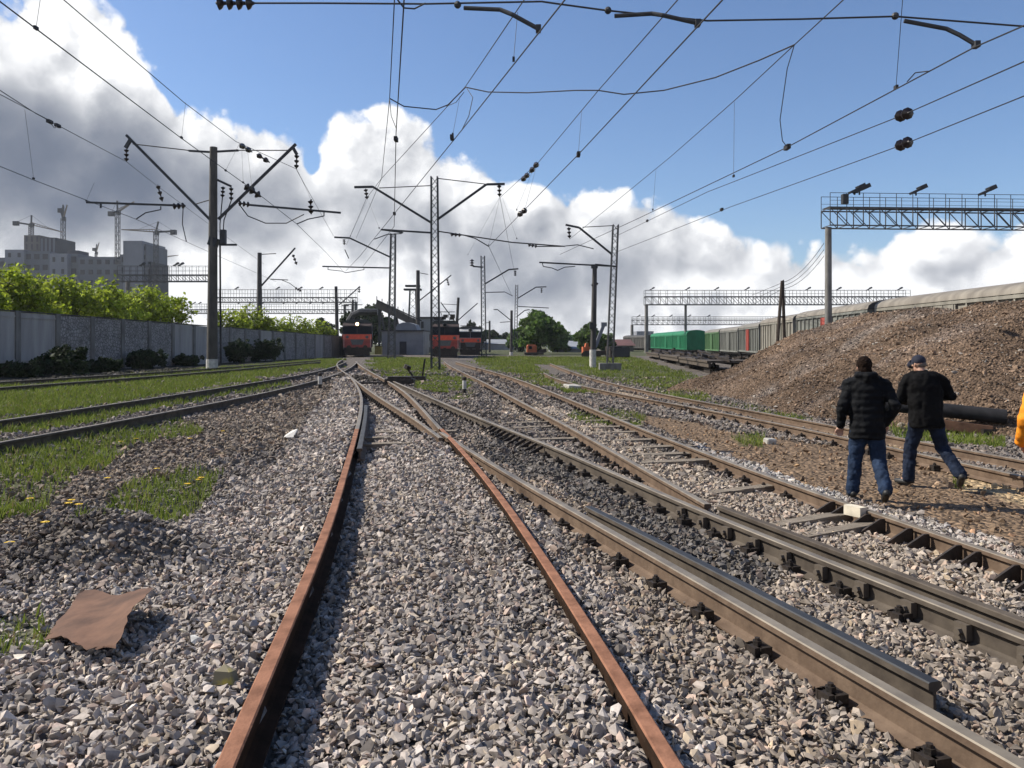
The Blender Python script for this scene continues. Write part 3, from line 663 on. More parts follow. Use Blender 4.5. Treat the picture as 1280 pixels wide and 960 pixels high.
# ------------------------------------------------------------------ vegetation
def leaf_mesh(name, clumps, nleaf, size, tone, m, off):
    C = np.array([c[:3] for c in clumps]); Rr = np.array([c[3] for c in clumps]); w = Rr**2; ci = rng.choice(len(C), nleaf, p=w/w.sum())
    dv = rng.normal(size=(nleaf, 3)); dv /= np.linalg.norm(dv, axis=1)[:, None]
    p = C[ci]+dv*(Rr[ci]*rng.random(nleaf)**.45)[:, None]*np.array((1, 1, .85))
    lo = rng.random(nleaf) < .30; cm = C.mean(0); ex = (C.max(0)-C.min(0))/2; p[lo] = cm+dv[lo]*ex*(rng.random(lo.sum())**.4)[:, None]
    nn = rng.normal(size=(nleaf, 3))+dv*.7+np.array((0, 0, .5)); nn /= np.linalg.norm(nn, axis=1)[:, None]
    a = np.cross(nn, rng.normal(size=(nleaf, 3))); a /= np.linalg.norm(a, axis=1)[:, None]; b = np.cross(nn, a)
    s = (size*np.exp(rng.normal(0, .3, nleaf)))[:, None]
    v = np.stack([p-a*s*.5, p+b*s*.42, p+a*s*.8, p-b*s*.42], 1).reshape(-1, 3)-np.array(off)
    ct = np.clip(rng.normal(1, .22, len(C)), .5, 1.6)
    col = (np.array(tone)*(ct[ci]*np.exp(rng.normal(0, .22, nleaf)))[:, None])
    return np_mesh(name, v, np.arange(nleaf*4).reshape(-1, 4), m, np.repeat(col, 4, 0), False, 4)
def tree(name, label, cat, x, y, z0, ztop, w, m, nleaf, leaf, tone=(1, 1, 1), crown0=.25, group=None, nc=26, dp=None, shape=1.0, shoots=0):
    t = thing(name, label, cat, (x, y, z0), 0, group); H = ztop-z0; cz = z0+H*(crown0+1)/2; rz = H*(1-crown0)/2; cl = []; dp = dp or w
    while len(cl) < nc:
        u = np.array([random.uniform(-1, 1) for _ in range(3)])
        if (u**2).sum() > 1: continue
        r = random.uniform(.13, .27)*min(w/2, rz*1.3)
        sx = 1-.35*max(0, u[2])*shape
        cl.append((x+u[0]*(w/2-r*.6)*sx, y+u[1]*(dp/2-r*.6), cz+u[2]*(rz-r*.8), r))
    for k in range(shoots):
        c = random.choice(cl); hh = random.uniform(.3, .9)
        for j in range(4): cl.append((c[0]+random.uniform(-.08, .08), c[1], min(c[2]+c[3]*.5+hh*j/3*1.2, ztop+.35), .20-.035*j))
    bk = MB(); top = V(x+random.uniform(-.03, .03)*H, y, z0+H*.72); tr = max(.05, H*.018)
    bk.tube([V(x, y, z0-.2), V(x, y, z0+H*.3), top], [tr*1.3, tr, tr*.3], 8)
    for c in cl[::2]:
        a = V(x, y, z0+H*random.uniform(.2, .5)); bk.tube([a, a.lerp(V(*c[:3]), .5)+V(0, 0, .05*H), V(*c[:3])], [tr*.5, tr*.35, tr*.12], 5)
    bk.build('trunk', M['bark'], t)
    obj('crown', leaf_mesh('crown', cl, nleaf, leaf, tone, M[m], (x, y, z0)), t)
    return t
GB = 'bright green bushes behind the fence'
for i, (px, d, top, w) in enumerate([(-30, 41, 345, 3.6), (12, 44, 338, 3.6), (52, 47, 347, 3.6), (95, 50, 342, 3.8), (128, 54, 352, 3.6), (160, 58, 364, 3.6), (192, 63, 366, 4.0), (222, 69, 374, 4.2), (30, 56, 340, 5), (110, 66, 352, 5), (290, 83, 390, 4.2), (322, 90, 392, 4.6), (345, 99, 399, 4.6), (372, 108, 402, 5.5), (398, 116, 404, 5.5)]):
    p = P(px, 428, d); ztop = CZ+(HY-top)/F*d
    if i < 10: lab = 'bright yellow green bush %s' % ['cut by the left edge of the picture above the fence', 'with a tall tip, second from the left end of the fence', 'above the first smooth fence panels', 'with upright shoots below the stepped grey tower', 'above the first patterned fence panel', 'in front of the tall square tower', 'at the foot of the rightmost near crane', 'last and lowest before the big round concrete mast', 'far back behind the left bushes, left of the stepped tower', 'far back between the apartment block and the front bushes'][i]
    else: lab = 'distant green bush %s' % ['just right of the big round concrete mast', 'around the foot of the distant round mast', 'right of the distant round mast above the fence', 'above the far part of the fence', 'at the far end of the fence beside the left locomotive'][i-10]
    tree('bush', lab, 'bush', p.x-.5, d, .1, ztop+.5, w*1.3, 'leaf', 5200 if i < 10 else 3000, .17 if i < 10 else .22, (1, 1, 1), .05, GB, 46, 3.2, .5, 9)
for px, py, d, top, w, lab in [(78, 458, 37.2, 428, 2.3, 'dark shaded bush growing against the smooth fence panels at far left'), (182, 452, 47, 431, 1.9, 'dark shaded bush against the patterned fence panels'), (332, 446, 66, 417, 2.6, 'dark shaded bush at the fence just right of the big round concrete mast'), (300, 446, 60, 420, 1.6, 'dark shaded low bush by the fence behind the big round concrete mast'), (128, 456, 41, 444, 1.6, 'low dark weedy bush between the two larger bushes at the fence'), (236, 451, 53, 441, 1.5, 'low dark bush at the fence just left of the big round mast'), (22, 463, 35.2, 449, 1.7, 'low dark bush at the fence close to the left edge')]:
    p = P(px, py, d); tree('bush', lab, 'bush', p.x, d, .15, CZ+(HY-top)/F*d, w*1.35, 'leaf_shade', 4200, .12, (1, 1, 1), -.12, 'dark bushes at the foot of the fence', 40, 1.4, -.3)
for px, d, top, w, base, lab, mm, n_, lf, tone in [
    (675, 125, 384, 8.0, 445, 'large round green tree right of the middle lattice masts', 'leaf_dark', 9000, .36, (1.1, 1.15, 1)),
    (697, 150, 405, 6, 445, 'small green tree close to the right side of the large round tree', 'leaf_dark', 2500, .4, (1.1, 1.1, 1)),
    (737, 130, 402, 5.0, 445, 'green tree behind the round post with the white foot', 'leaf_dark', 3600, .34, (1, 1, 1)),
    (757, 140, 412, 4.0, 445, 'low green tree between the white footed post and the leaning lattice mast', 'leaf_dark', 2400, .36, (1, 1, 1)),
    (700, 260, 414, 18, 437, 'far hazy green trees over the low grey roofs', 'leaf_dark', 2600, .9, (.9, 1, 1.1)),
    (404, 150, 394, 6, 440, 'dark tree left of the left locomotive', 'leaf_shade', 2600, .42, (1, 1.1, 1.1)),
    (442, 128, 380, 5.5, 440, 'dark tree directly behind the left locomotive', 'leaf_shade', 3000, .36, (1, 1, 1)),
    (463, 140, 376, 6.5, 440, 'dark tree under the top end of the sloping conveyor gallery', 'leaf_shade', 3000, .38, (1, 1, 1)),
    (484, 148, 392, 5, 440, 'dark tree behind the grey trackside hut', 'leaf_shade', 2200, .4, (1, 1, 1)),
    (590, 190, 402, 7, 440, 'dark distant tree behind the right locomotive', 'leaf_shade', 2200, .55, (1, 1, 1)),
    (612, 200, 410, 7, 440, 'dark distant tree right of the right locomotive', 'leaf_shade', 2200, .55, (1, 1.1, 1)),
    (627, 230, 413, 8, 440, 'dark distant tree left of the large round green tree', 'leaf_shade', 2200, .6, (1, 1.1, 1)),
    (648, 150, 408, 5, 443, 'green shrub like tree close to the left side of the large round tree', 'leaf_dark', 2200, .38, (.9, 1, .9))]:
    p = P(px, base, d); tree('tree', lab, 'tree', p.x, d, p.z, CZ+(HY-top)/F*d, w, mm, int(n_*1.25), lf, tone, .02, None, 52)

# ------------------------------------------------------------------ catenary masts
def lattice(b, p, q, wb, wt, n, r):
    p, q = Vector(p), Vector(q); L = []
    for sx, sy in ((-1, -1), (1, -1), (1, 1), (-1, 1)):
        a, c = p+V(sx*wb/2, sy*wb/2, 0), q+V(sx*wt/2, sy*wt/2, 0); L.append((a, c)); b.bar(a, c, r*1.5, r*1.5)
    for k in range(n):
        for j in range(4):
            A, B_ = L[j], L[(j+1) % 4]
            if k % 2: A, B_ = B_, A
            b.bar(A[0].lerp(A[1], k/n), B_[0].lerp(B_[1], (k+1)/n), r, r*.6)
    return b
def mast(label, kind, top, base, d, parts, w=None, foot=None, group='catenary masts', mt=None, ytop=None):
    pb = P(base[0], base[1], d); pt = P(top[0], top[1], d); pb.z -= .25
    t = thing('catenary_mast', label, 'mast', pb, 0, group); b = MB()
    if kind == 'lattice':
        wb, wt = w; lattice(b, pb, pt, wb, wt, max(8, int((pt.z-pb.z)/(.55*(wb+wt)/2+.25))), .055 if d < 70 else .075); b.build('lattice_post', M[mt or 'steel_grey'], t)
    else:
        rb, rt = w; b.tube([pb, pb.lerp(pt, .5), pt], [rb, (rb+rt)/2, rt], 14); b.build('round_post', M[mt or 'post_dark'], t, smooth=True)
    if foot == 'block':
        b = MB(); b.prism([(-.75, -.6), (.75, -.6), (.7, .6), (-.7, .6)], 0, .75); o = b.build('footing', M['concrete'], t, local=True); o.location = (0, 0, -.1)
    if foot and foot[0] == 'white':
        z1 = P(0, foot[1], d).z; b = MB(); b.tube([pb, V(pb.x, d, z1)], [w[0]*1.06, w[0]*1.05], 14); b.build('painted_foot', M['whitewash'], t)
    for k, name, *a in parts:
        b = MB()
        if k == 'bar':
            pts, r = a; pts = [P(x, y, d) for x, y in pts]
            for i in range(len(pts)-1): b.bar(pts[i], pts[i+1], r, r)
            b.build(name, M['steel_dark'], t)
        elif k == 'rod':
            pts, r = a; b.tube([P(x, y, d) for x, y in pts], r, 5); b.build(name, M['wire'], t)
        elif k == 'ins':
            p_, q_, r = a; b.ins(P(*p_, d), P(*q_, d), r, 3); b.build(name, M['porcelain'], t, smooth=True)
        elif k == 'box':
            c, sz = a; b.box(P(*c, d), sz); b.build(name, M['steel_dark'], t)
    return t
mast('big round concrete mast in the left grass with a wide bracket on either side', 'round', (267, 184), (265, 462), 44, [
    ('bar', 'bracket_arm', [(262, 274), (158, 169)], .13), ('bar', 'bracket_arm', [(273, 274), (370, 180)], .13),
    ('bar', 'cross_arm', [(236, 188.5), (262, 190), (298, 188)], .10), ('rod', 'tie_rod', [(166, 180), (236, 188)], .03), ('rod', 'tie_rod', [(298, 188), (360, 188)], .03),
    ('bar', 'hanger', [(163, 175), (157, 185)], .16), ('bar', 'hanger', [(366, 184), (371, 193)], .16),
    ('ins', 'insulator', (158, 186), (158, 202), .14), ('ins', 'insulator', (371, 193), (370.5, 211), .14),
    ('bar', 'registration_arm', [(108, 253), (228, 257)], .10), ('bar', 'steady_arm', [(201, 258), (201, 262), (182, 266), (170, 274)], .05), ('bar', 'steady_arm', [(126, 254), (126, 260)], .08),
    ('ins', 'insulator', (216, 258), (232, 257), .18), ('ins', 'insulator', (197, 231), (203, 252), .13),
    ('bar', 'registration_arm', [(310, 256), (426, 266)], .10), ('ins', 'insulator', (298, 254), (313, 256), .16), ('ins', 'insulator', (388, 250), (389, 268), .15),
    ('bar', 'steady_arm', [(405, 265), (405, 270), (385, 274), (371, 280)], .05),
    ('bar', 'cross_arm', [(272, 225), (289, 233)], .12), ('ins', 'insulator', (279, 233), (278, 247), .13), ('ins', 'insulator', (289, 234), (289, 251), .13),
    ('ins', 'insulator', (306, 232), (326, 246), .22), ('bar', 'cross_arm', [(262, 301), (272, 304)], .45), ('bar', 'cross_arm', [(274, 306), (296, 306)], .10), ('box', 'disconnector', (279, 296), (.28, .3, .75)),
    ('rod', 'drive_rod', [(275, 300), (276, 455)], .05), ('rod', 'jumper', [(289, 251), (280, 275), (279, 290)], .03), ('rod', 'jumper', [(278, 247), (275, 280), (275, 300)], .03),
    ('rod', 'jumper', [(298, 254), (310, 270), (332, 279), (358, 279), (380, 268)], .03), ('rod', 'jumper', [(229, 258), (228, 280), (233, 302)], .025), ('rod', 'jumper', [(245, 255), (262, 250)], .03)],
    (.29, .195), ('white', 449), mt='concrete_dark')
mast('tall lattice mast in the centre with two long sloping brackets', 'lattice', (543, 221), (544.5, 466), 50, [
    ('bar', 'bracket_arm', [(443, 234), (466, 233.5), (540, 279)], .13), ('bar', 'bracket_arm', [(546, 275), (608, 230.5), (631, 230)], .13),
    ('rod', 'tie_rod', [(474, 235), (540, 232)], .03), ('rod', 'tie_rod', [(547, 223), (606, 230)], .03),
    ('ins', 'insulator', (457, 236), (459, 249), .14), ('ins', 'insulator', (624, 231), (624.5, 246), .14),
    ('bar', 'registration_arm', [(476, 287), (540, 291)], .10), ('bar', 'steady_arm', [(502, 289), (502, 292), (484, 293), (468, 299)], .05),
    ('rod', 'registration_rod', [(547, 289), (580, 294), (640, 303), (706, 308)], .04), ('ins', 'insulator', (563, 293), (577, 294), .13), ('bar', 'steady_arm', [(580, 294), (594, 298), (611, 308)], .06), ('ins', 'insulator', (660, 306), (672, 308), .13)],
    (.5, .38))
mast('lattice mast with one left bracket standing before the grey hut', 'lattice', (491.5, 292), (489, 454), 78, [
    ('bar', 'bracket_arm', [(418, 296.5), (437, 297.5), (489, 322)], .15), ('bar', 'registration_arm', [(403, 333), (488, 335)], .12), ('bar', 'cross_arm', [(476, 287), (504, 291)], .12),
    ('bar', 'steady_arm', [(410, 334), (410, 337), (428, 339), (432, 341), (455, 337), (455, 334)], .06), ('ins', 'insulator', (430, 299), (430.5, 306), .16), ('bar', 'hanger', [(431, 312), (436, 323)], .08)],
    (.62, .42), mt='galv')
mast('slim lattice mast right of the middle locomotive, one short bracket to the right', 'lattice', (603.5, 320), (605, 450), 97, [
    ('bar', 'bracket_arm', [(606, 355), (636, 337), (648, 336)], .16), ('bar', 'cross_arm', [(603, 334), (591, 333)], .16), ('ins', 'insulator', (590, 333), (590, 324), .3), ('bar', 'registration_arm', [(606, 365.5), (630, 365)], .1), ('bar', 'steady_arm', [(630, 364.5), (641, 370)], .07), ('ins', 'insulator', (644, 338), (644, 345), .2)],
    (.55, .42))
mast('thin far lattice mast beside the large round tree', 'lattice', (646, 356), (644, 446), 144, [
    ('bar', 'bracket_arm', [(647, 373), (670, 359), (683, 358.5)], .18), ('bar', 'registration_arm', [(647, 383), (686, 385)], .14), ('bar', 'bracket_arm', [(646, 396), (656, 388), (662, 387)], .16), ('ins', 'insulator', (677, 360), (677, 366), .22)],
    (.6, .4), mt='galv')
mast('leaning lattice mast on a concrete block at the right, bracket to the left', 'lattice', (769.5, 281), (762, 461), 57, [
    ('bar', 'bracket_arm', [(707, 281), (724, 284.5), (765, 318)], .13), ('rod', 'tie_rod', [(728, 284), (767, 282)], .03), ('ins', 'insulator', (711, 284), (712, 298), .15), ('bar', 'registration_arm', [(744, 330.5), (770, 333)], .10), ('rod', 'registration_rod', [(672, 308), (702, 308)], .04), ('bar', 'steady_arm', [(702, 308), (722, 306), (742, 311)], .06)],
    (.42, .36), 'block', mt='galv')
mast('round post with a white painted foot and a T shaped top arm', 'round', (743.5, 331), (741, 461), 62, [
    ('bar', 'registration_arm', [(674, 328), (770, 333)], .11), ('bar', 'steady_arm', [(678, 329), (679, 333), (690, 335), (697, 338), (706, 334), (719, 333)], .06), ('bar', 'cross_arm', [(739, 333), (747, 333)], .3), ('ins', 'insulator', (739, 357), (748, 354), .13), ('box', 'transformer_box', (740, 407), (.35, .4, .5))],
    (.24, .17), ('white', 437))
mast('thin dark round post with a white foot left of the tall central lattice mast', 'round', (522.5, 338), (522.5, 449), 117, [('bar', 'bracket_arm', [(524, 376), (564, 344)], .15), ('ins', 'insulator', (559, 349), (561, 357), .2), ('rod', 'tie_rod', [(524, 341), (535, 343)], .05)], (.34, .26), ('white', 440))
mast('round mast rising from the bushes behind the fence', 'round', (324.5, 316), (324, 440), 95, [('bar', 'bracket_arm', [(327, 357), (369, 310)], .16), ('rod', 'tie_rod', [(326, 318), (345, 317)], .05), ('ins', 'insulator', (366, 318), (371, 331), .2), ('bar', 'registration_arm', [(338, 349), (360, 350)], .1), ('bar', 'steady_arm', [(352, 350), (362, 354), (374, 363)], .07), ('ins', 'insulator', (369, 360), (377, 364), .18)], (.33, .24))
mast('far dark post with an arm just left of the left locomotive', 'round', (420, 358), (422, 442), 118, [('bar', 'bracket_arm', [(424, 381), (450, 358)], .14), ('ins', 'insulator', (449, 358), (449, 366), .2)], (.30, .22))
mast('short dark post behind the roof of the left locomotive', 'round', (441, 375), (441, 440), 150, [('bar', 'cross_arm', [(430, 381), (453, 381)], .14)], (.28, .22))
mast('slim post between the fence end and the left locomotive', 'round', (431, 381), (431, 442), 130, [('bar', 'cross_arm', [(427, 382), (436, 382)], .14)], (.22, .18))
mast('slanting dark post behind the middle locomotive, arms spread left and right', 'round', (573, 372), (569, 440), 125, [('bar', 'bracket_arm', [(568, 401), (551, 378)], .14), ('bar', 'bracket_arm', [(573, 400), (597, 379)], .14), ('bar', 'cross_arm', [(552, 380), (574, 381)], .08)], (.26, .2))
mast('short dark post with a white foot left of the large round tree', 'round', (639.5, 388), (639, 449), 110, [('bar', 'bracket_arm', [(638, 400), (622, 387), (617, 387)], .12), ('rod', 'tie_rod', [(625, 403), (638, 402)], .05)], (.22, .17), ('white', 440))
mast('distant thin post with a white foot right of the right locomotive', 'round', (612, 401), (612, 447), 140, [('rod', 'tie_rod', [(612, 403), (605, 404)], .05)], (.2, .16), ('white', 441))

# ------------------------------------------------------------------ overhead wires
def wire_pts(ctrl, sag, n=10, ext0=0):
    pts = [P(*c) for c in ctrl]
    if ext0: pts.insert(0, pts[0]+(pts[0]-pts[1]).normalized()*ext0)
    out = []
    for i in range(len(pts)-1):
        a, b = pts[i], pts[i+1]; s = sag*((b-a).length/30)**2
        for k in range(n): t_ = k/n; out.append(a.lerp(b, t_)-V(0, 0, s*4*t_*(1-t_)))
    return out+[pts[-1]]
def wires(label, msg, con, drops, cat='overhead line', ext=8, r=.0135, name='overhead_line', extra=(), group=None):
    base = P(*con[-1]) if con else P(*msg[-1])
    t = thing(name, label, cat, base, 0, group)
    def w(nm, ctrl, sag=.0, e=ext, rr=r): b = MB(); b.tube(wire_pts(ctrl, sag, 6 if sag else 1, e), rr, 5); return b.build(nm, M['wire'], t)
    if msg: w('messenger_wire', msg, .02)
    if con: w('contact_wire', con, 0, ext, r*1.05)
    for a, c in drops: b = MB(); b.tube([P(*a), P(*c)], r*.42, 4); b.box(P(*c), (.05, .12, .07)); b.build('dropper', M['wire'], t)
    for k, *a in extra:
        if k == 'ins': b = MB(); b.ins(P(*a[0]), P(*a[1]), a[2], 2); b.build('insulator', M['porcelain'], t, smooth=True)
        if k == 'wire': w('jumper', a[0], 0, 0, r*.9)
        if k == 'clamp': b = MB(); b.box(P(*a[0]), (.10, .30, .12)); b.build('clamp', M['wire'], t)
    return t
WG = 'overhead lines across the yard'
wires('pair of overhead wires rising almost upright through the top centre towards the left', [(493, 0, 17), (487, 123, 26), (477, 223, 42), (445, 298, 78)], [(505, 0, 13.5), (495, 167, 24), (492.7, 283, 40), (452, 335, 78)], [], group=WG,
      extra=[('wire', [(487, 123, 26), (489, 145, 25.5), (495, 160, 24.5)]), ('clamp', (495, 174, 24.6))])
wires('overhead wires crossing the sky to the left bracket of the central lattice mast', [(655, 0, 17), (582, 108, 27), (477, 223, 42), (458, 248, 50), (433, 306, 78)], [(706, 0, 13), (577, 163, 23), (493, 267, 38), (450, 320, 50), (432, 339, 78)],
      [((647, 15, 18), (642, 74, 16.5)), ((575, 120, 28), (566, 168, 24)), ((459, 250, 50), (438, 295, 62)), ((461, 252, 50), (474, 285, 44))], group=WG,
      extra=[('wire', [(558, 133, 30), (570, 128, 28), (580, 115, 27)]), ('wire', [(582, 108, 27), (591, 122, 25), (586, 145, 24), (577, 163, 23)]), ('clamp', (565, 172, 24)), ('clamp', (493, 267, 38))])
wires('overhead wires crossing the sky to the right bracket of the central lattice mast', [(847, 0, 16), (748, 113, 24), (673, 203, 38), (625, 247, 50), (644, 345, 97)], [(903, 0, 12.5), (723, 193, 24), (653, 265, 37), (611, 308, 50), (640, 370, 97)],
      [((727, 139, 26), (723, 192, 24)), ((668, 208, 39), (646, 262, 38)), ((671, 206, 38), (656, 262, 36)), ((625, 246, 50), (585, 318, 70)), ((625, 246, 50), (611, 306, 50)), ((628, 247, 49), (646, 298, 44))], group=WG,
      extra=[('ins', (672, 204, 38), (662, 216, 40), .14), ('ins', (660, 218, 40), (652, 226, 42), .14), ('clamp', (723, 193, 24)), ('ins', (657, 262, 37), (647, 270, 38.5), .14)])
wires('overhead wires crossing the right sky to the leaning lattice mast', [(1054, 0, 16), (993, 56, 20), (920, 124, 26), (837, 197, 38), (712, 299, 57)], [(1280, 32, 13), (1218, 59, 14.5), (984, 184, 22), (800, 272, 38), (700, 318, 57)],
      [((918, 127, 26.5), (917, 220, 25.5)), ((1129, -10, 13.5), (1120, 109, 17)), ((820, 212, 40), (816, 262, 36))], group=WG,
      extra=[('wire', [(993, 56, 20), (984, 86, 20.4), (975, 150, 21.4), (978, 176, 21.8), (984, 184, 22)]), ('clamp', (984, 184, 22)), ('wire', [(1134, 102, 16.6), (1144, 91, 16.3), (1160, 89, 16)])])
wires('upper of two feeder wires with a round insulator at the top right', [(1280, 77, 14), (1128, 144, 20), (884, 240, 36), (768, 296, 57)], None, [], 'feeder wire', name='feeder_wire', group='feeder wires at the right', extra=[('ins', (1137, 141, 19.6), (1120, 147, 20.4), .15), ('clamp', (809, 276, 48))])
wires('lower of two feeder wires with a round insulator at the top right', [(1280, 120, 16), (1128, 181, 22), (912, 259, 36), (768, 316, 57)], None, [], 'feeder wire', name='feeder_wire', group='feeder wires at the right', extra=[('ins', (1137, 177, 21.6), (1120, 184, 22.4), .16), ('clamp', (902, 262, 37))])
wires('overhead wires in the upper left sky meeting the right bracket of the big round mast', [(80, 0, 19), (230, 128, 30), (295, 177, 38), (370, 211, 44), (417, 295, 78)], [(0, 2, 14.5), (227, 173, 27), (320, 240, 37), (371, 280, 44), (408, 316, 66), (428, 338, 78)],
      [((54, -25, 17), (45, 35, 16.5)), ((232, 128, 30), (227, 172, 27)), ((299, 180, 38), (282, 213, 32)), ((302, 182, 38), (304, 228, 35)), ((309, 184, 38.5), (315, 236, 36.5)), ((371, 211, 44), (389, 250, 44))], group=WG,
      extra=[('ins', (300, 181, 38), (315, 190, 40), .14), ('ins', (321, 193, 41), (337, 203, 42), .14)])
wires('overhead wires from the left edge to the left bracket of the big round mast', [(0, 113, 24), (45, 142, 28), (158, 202, 44), (196, 232, 56), (330, 330, 95)], [(0, 208, 31), (42, 225, 34), (170, 274, 44), (257, 313, 62), (345, 352, 95)],
      [((31, 137, 27), (42, 223, 34)), ((118, 228, 40), (108, 251, 41))], group=WG, extra=[('clamp', (62, 152, 30)), ('clamp', (72, 157, 31)), ('wire', [(62, 152, 30), (68, 160, 30.5), (73, 157, 31)]), ('wire', [(0, 118, 24), (61, 150, 29.6)])])
# cross-span over the tracks at the top of the picture
t = thing('cross_span_wire', 'horizontal cross wire along the top with three angled registration arms', 'cross span wire', P(700, 4, 16.5))
b = MB(); b.tube([P(x, y, 16.5) for x, y in ((318, 4), (400, 4), (530, 5), (677, 2), (698, 5), (757, 13), (884, 26), (1000, 24), (1119, 20.6), (1280, 33), (1500, 46))], .02, 5); b.build('span_wire', M['wire'], t)
b = MB(); b.ins(P(270, 4, 16.5), P(318, 4, 16.5), .14, 4); b.build('insulator', M['porcelain'], t, smooth=True)
for arm in (((572, 6), (580, 10), (625, 12), (640, 18), (673, 36)), ((760, 13), (768, 20), (815, 17), (828, 19), (872, 29)), ((1119, 20), (1130, 26), (1183, 36), (1200, 44), (1220, 56))):
    b = MB(); pts = [P(x, y, 16.5-.12*i) for i, (x, y) in enumerate(arm)]
    b.tube(pts[1:], .045, 8); b.ball(pts[0], .075); b.box(pts[-1], (.10, .16, .12)); b.build('registration_arm', M['steel_dark'], t)
b = MB(); b.tube([P(*q, 16.4) for q in ((497, 0), (505, 10), (518, 11), (532, 4))], .018, 5); b.build('jumper', M['wire'], t)
t = thing('jumper_cable', 'slack cable strung across between the overhead wires below the cross wire', 'cable', P(748, 113, 24))
b = MB(); b.tube([P(*q) for q in ((487, 123, 26), (505, 133, 26.5), (545, 137, 27), (560, 131, 27), (582, 109, 27))], .02, 5); b.build('cable', M['wire'], t)
b = MB(); b.tube([P(*q) for q in ((582, 109, 27), (610, 115, 26.5), (660, 116, 25.6), (720, 113, 24.5), (748, 113, 24), (780, 118, 23.5), (830, 113, 23), (894, 97, 22), (950, 75, 21), (993, 56, 20))], .02, 5); b.build('cable', M['wire'], t)

# ------------------------------------------------------------------ floodlight gantries
def lamp_head(par, p, s=1.0, flip=1):
    b = MB(); p = Vector(p); rot = Matrix.Rotation(R(-25*flip), 3, 'Y')
    b.box(p+V(0, 0, .30*s), (.75*s, .5*s, .16*s), rot); b.box(p+V(.42*flip*s, 0, .55*s), (.5*s, .55*s, .28*s), rot); b.bar(p, p+V(0, 0, .3*s), .08*s, .08*s)
    return b.build('floodlight', M['steel_dark'], par)
def gantry(label, x0, x1, ytop, ybot, d, ztop_rail, legs, lamps, n, seg=.07, wdt=1.2, slope=0.0):
    z1 = CZ+(HY-ytop)/F*d; z0 = CZ+(HY-ybot)/F*d; zr = CZ+(HY-ztop_rail)/F*d; X = lambda px: (px-640)/F*d
    t = thing('floodlight_gantry', label, 'gantry', (X(legs[0][0]), d, -.3), 0, 'floodlight gantries'); b = MB(); a, c = X(x0), X(x1); dy = slope*(c-a)
    def pt(u, z, s): return V(a+(c-a)*u, d+dy*u+s*wdt/2, z)
    for s in (-1, 1):
        for z in (z0, z1): b.bar(pt(0, z, s), pt(1, z, s), seg*1.5, seg*1.5)
        for k in range(n+1):
            b.bar(pt(k/n, z0, s), pt(k/n, z1, s), seg, seg)
            if k < n: b.bar(pt(k/n, z1, s), pt((k+1)/n, z0, s), seg*.8, seg*.8)
    for k in range(n+1):
        for z in (z0, z1): b.bar(pt(k/n, z, -1), pt(k/n, z, 1), seg*.8, seg*.8)
    b.build('truss', M['galv'], t)
    b = MB()
    for s in (-1, 1):
        b.bar(pt(0, zr, s), pt(1, zr, s), seg*.6, seg*.6); b.bar(pt(0, (zr+z1)/2, s), pt(1, (zr+z1)/2, s), seg*.4, seg*.4)
        for k in range(n+1): b.bar(pt(k/n, z1, s), pt(k/n, zr, s), seg*.6, seg*.6)
    b.build('railing', M['steel_grey'], t)
    b = MB()
    b.box(pt(.5, z1+.06, 0), (abs(c-a), .8, .04)) if not slope else b.bar(pt(0, z1+.08, 0), pt(1, z1+.08, 0), .8, .04)
    b.build('walkway', M['steel_grey'], t)
    for px, r in legs:
        u = (X(px)-a)/(c-a); b = MB(); b.tube([V(X(px), d+dy*u, -1.2), V(X(px), d+dy*u, z0-.02)], [r, r*.8], 12); b.build('round_leg', M['concrete'], t, smooth=True)
    for i, px in enumerate(lamps):
        u = (X(px)-a)/(c-a); lamp_head(t, pt(u, zr-.1, -1), .8 if d > 70 else .75)
    return t
g = gantry('nearest floodlight gantry over the gravel pile at the right, on a single round concrete leg', 1032, 1620, 262, 283.5, 42, 243.5, [(1035.5, .20), (1600, .20)], [1063, 1069, 1141, 1230, 1330, 1430], 28, .042, 1.2, .06)
b = MB(); b.box(P(1056, 249, 41.4), (.28, .3, .5)); b.build('control_box', M['steel_dark'], g)
gantry('second floodlight gantry on two posts over the bright green wagons', 806, 1135, 371, 381, 134, 363, [(808, .34), (857, .26)], [813, 857, 893, 931, 1007, 1045, 1083, 1121], 36, .085, 1.6)
gantry('third fainter floodlight gantry behind the bright green wagons', 790, 1010, 400, 406, 205, 396, [(790, .45), (1008, .4)], [797, 815, 837, 860, 884], 34, .10, 2)
gantry('left floodlight gantry crossing behind the big round mast', 150, 268, 344, 352, 118, 333, [(160, .4), (266, .4)], [222, 228, 180], 14, .075, 1.6)
gantry('long floodlight gantry above the distant round mast on the left', 262, 446, 372, 378, 160, 362, [(264, .4), (445, .4)], [297, 348, 376, 402], 26, .085, 1.8)
gantry('farthest floodlight gantry low above the left bushes', 236, 440, 387, 392, 215, 380, [(306, .4), (438, .4)], [244, 251, 300, 314, 330, 356, 372, 389, 405], 34, .10, 2)
# floodlight tower
pb = P(516, 440, 160); t = thing('floodlight_tower', 'tall slim floodlight tower behind the grey hut', 'tower', pb); b = MB(); lattice(b, pb, P(516, 362, 160), 2.0, 1.1, 9, .11); b.build('lattice_post', M['galv'], t)
b = MB(); 
for k in range(2): b.box(P(516, 362-k*4.5, 160), (3.4-k*.6, 1.8, .35))
b.build('lamp_platform', M['steel_dark'], t)
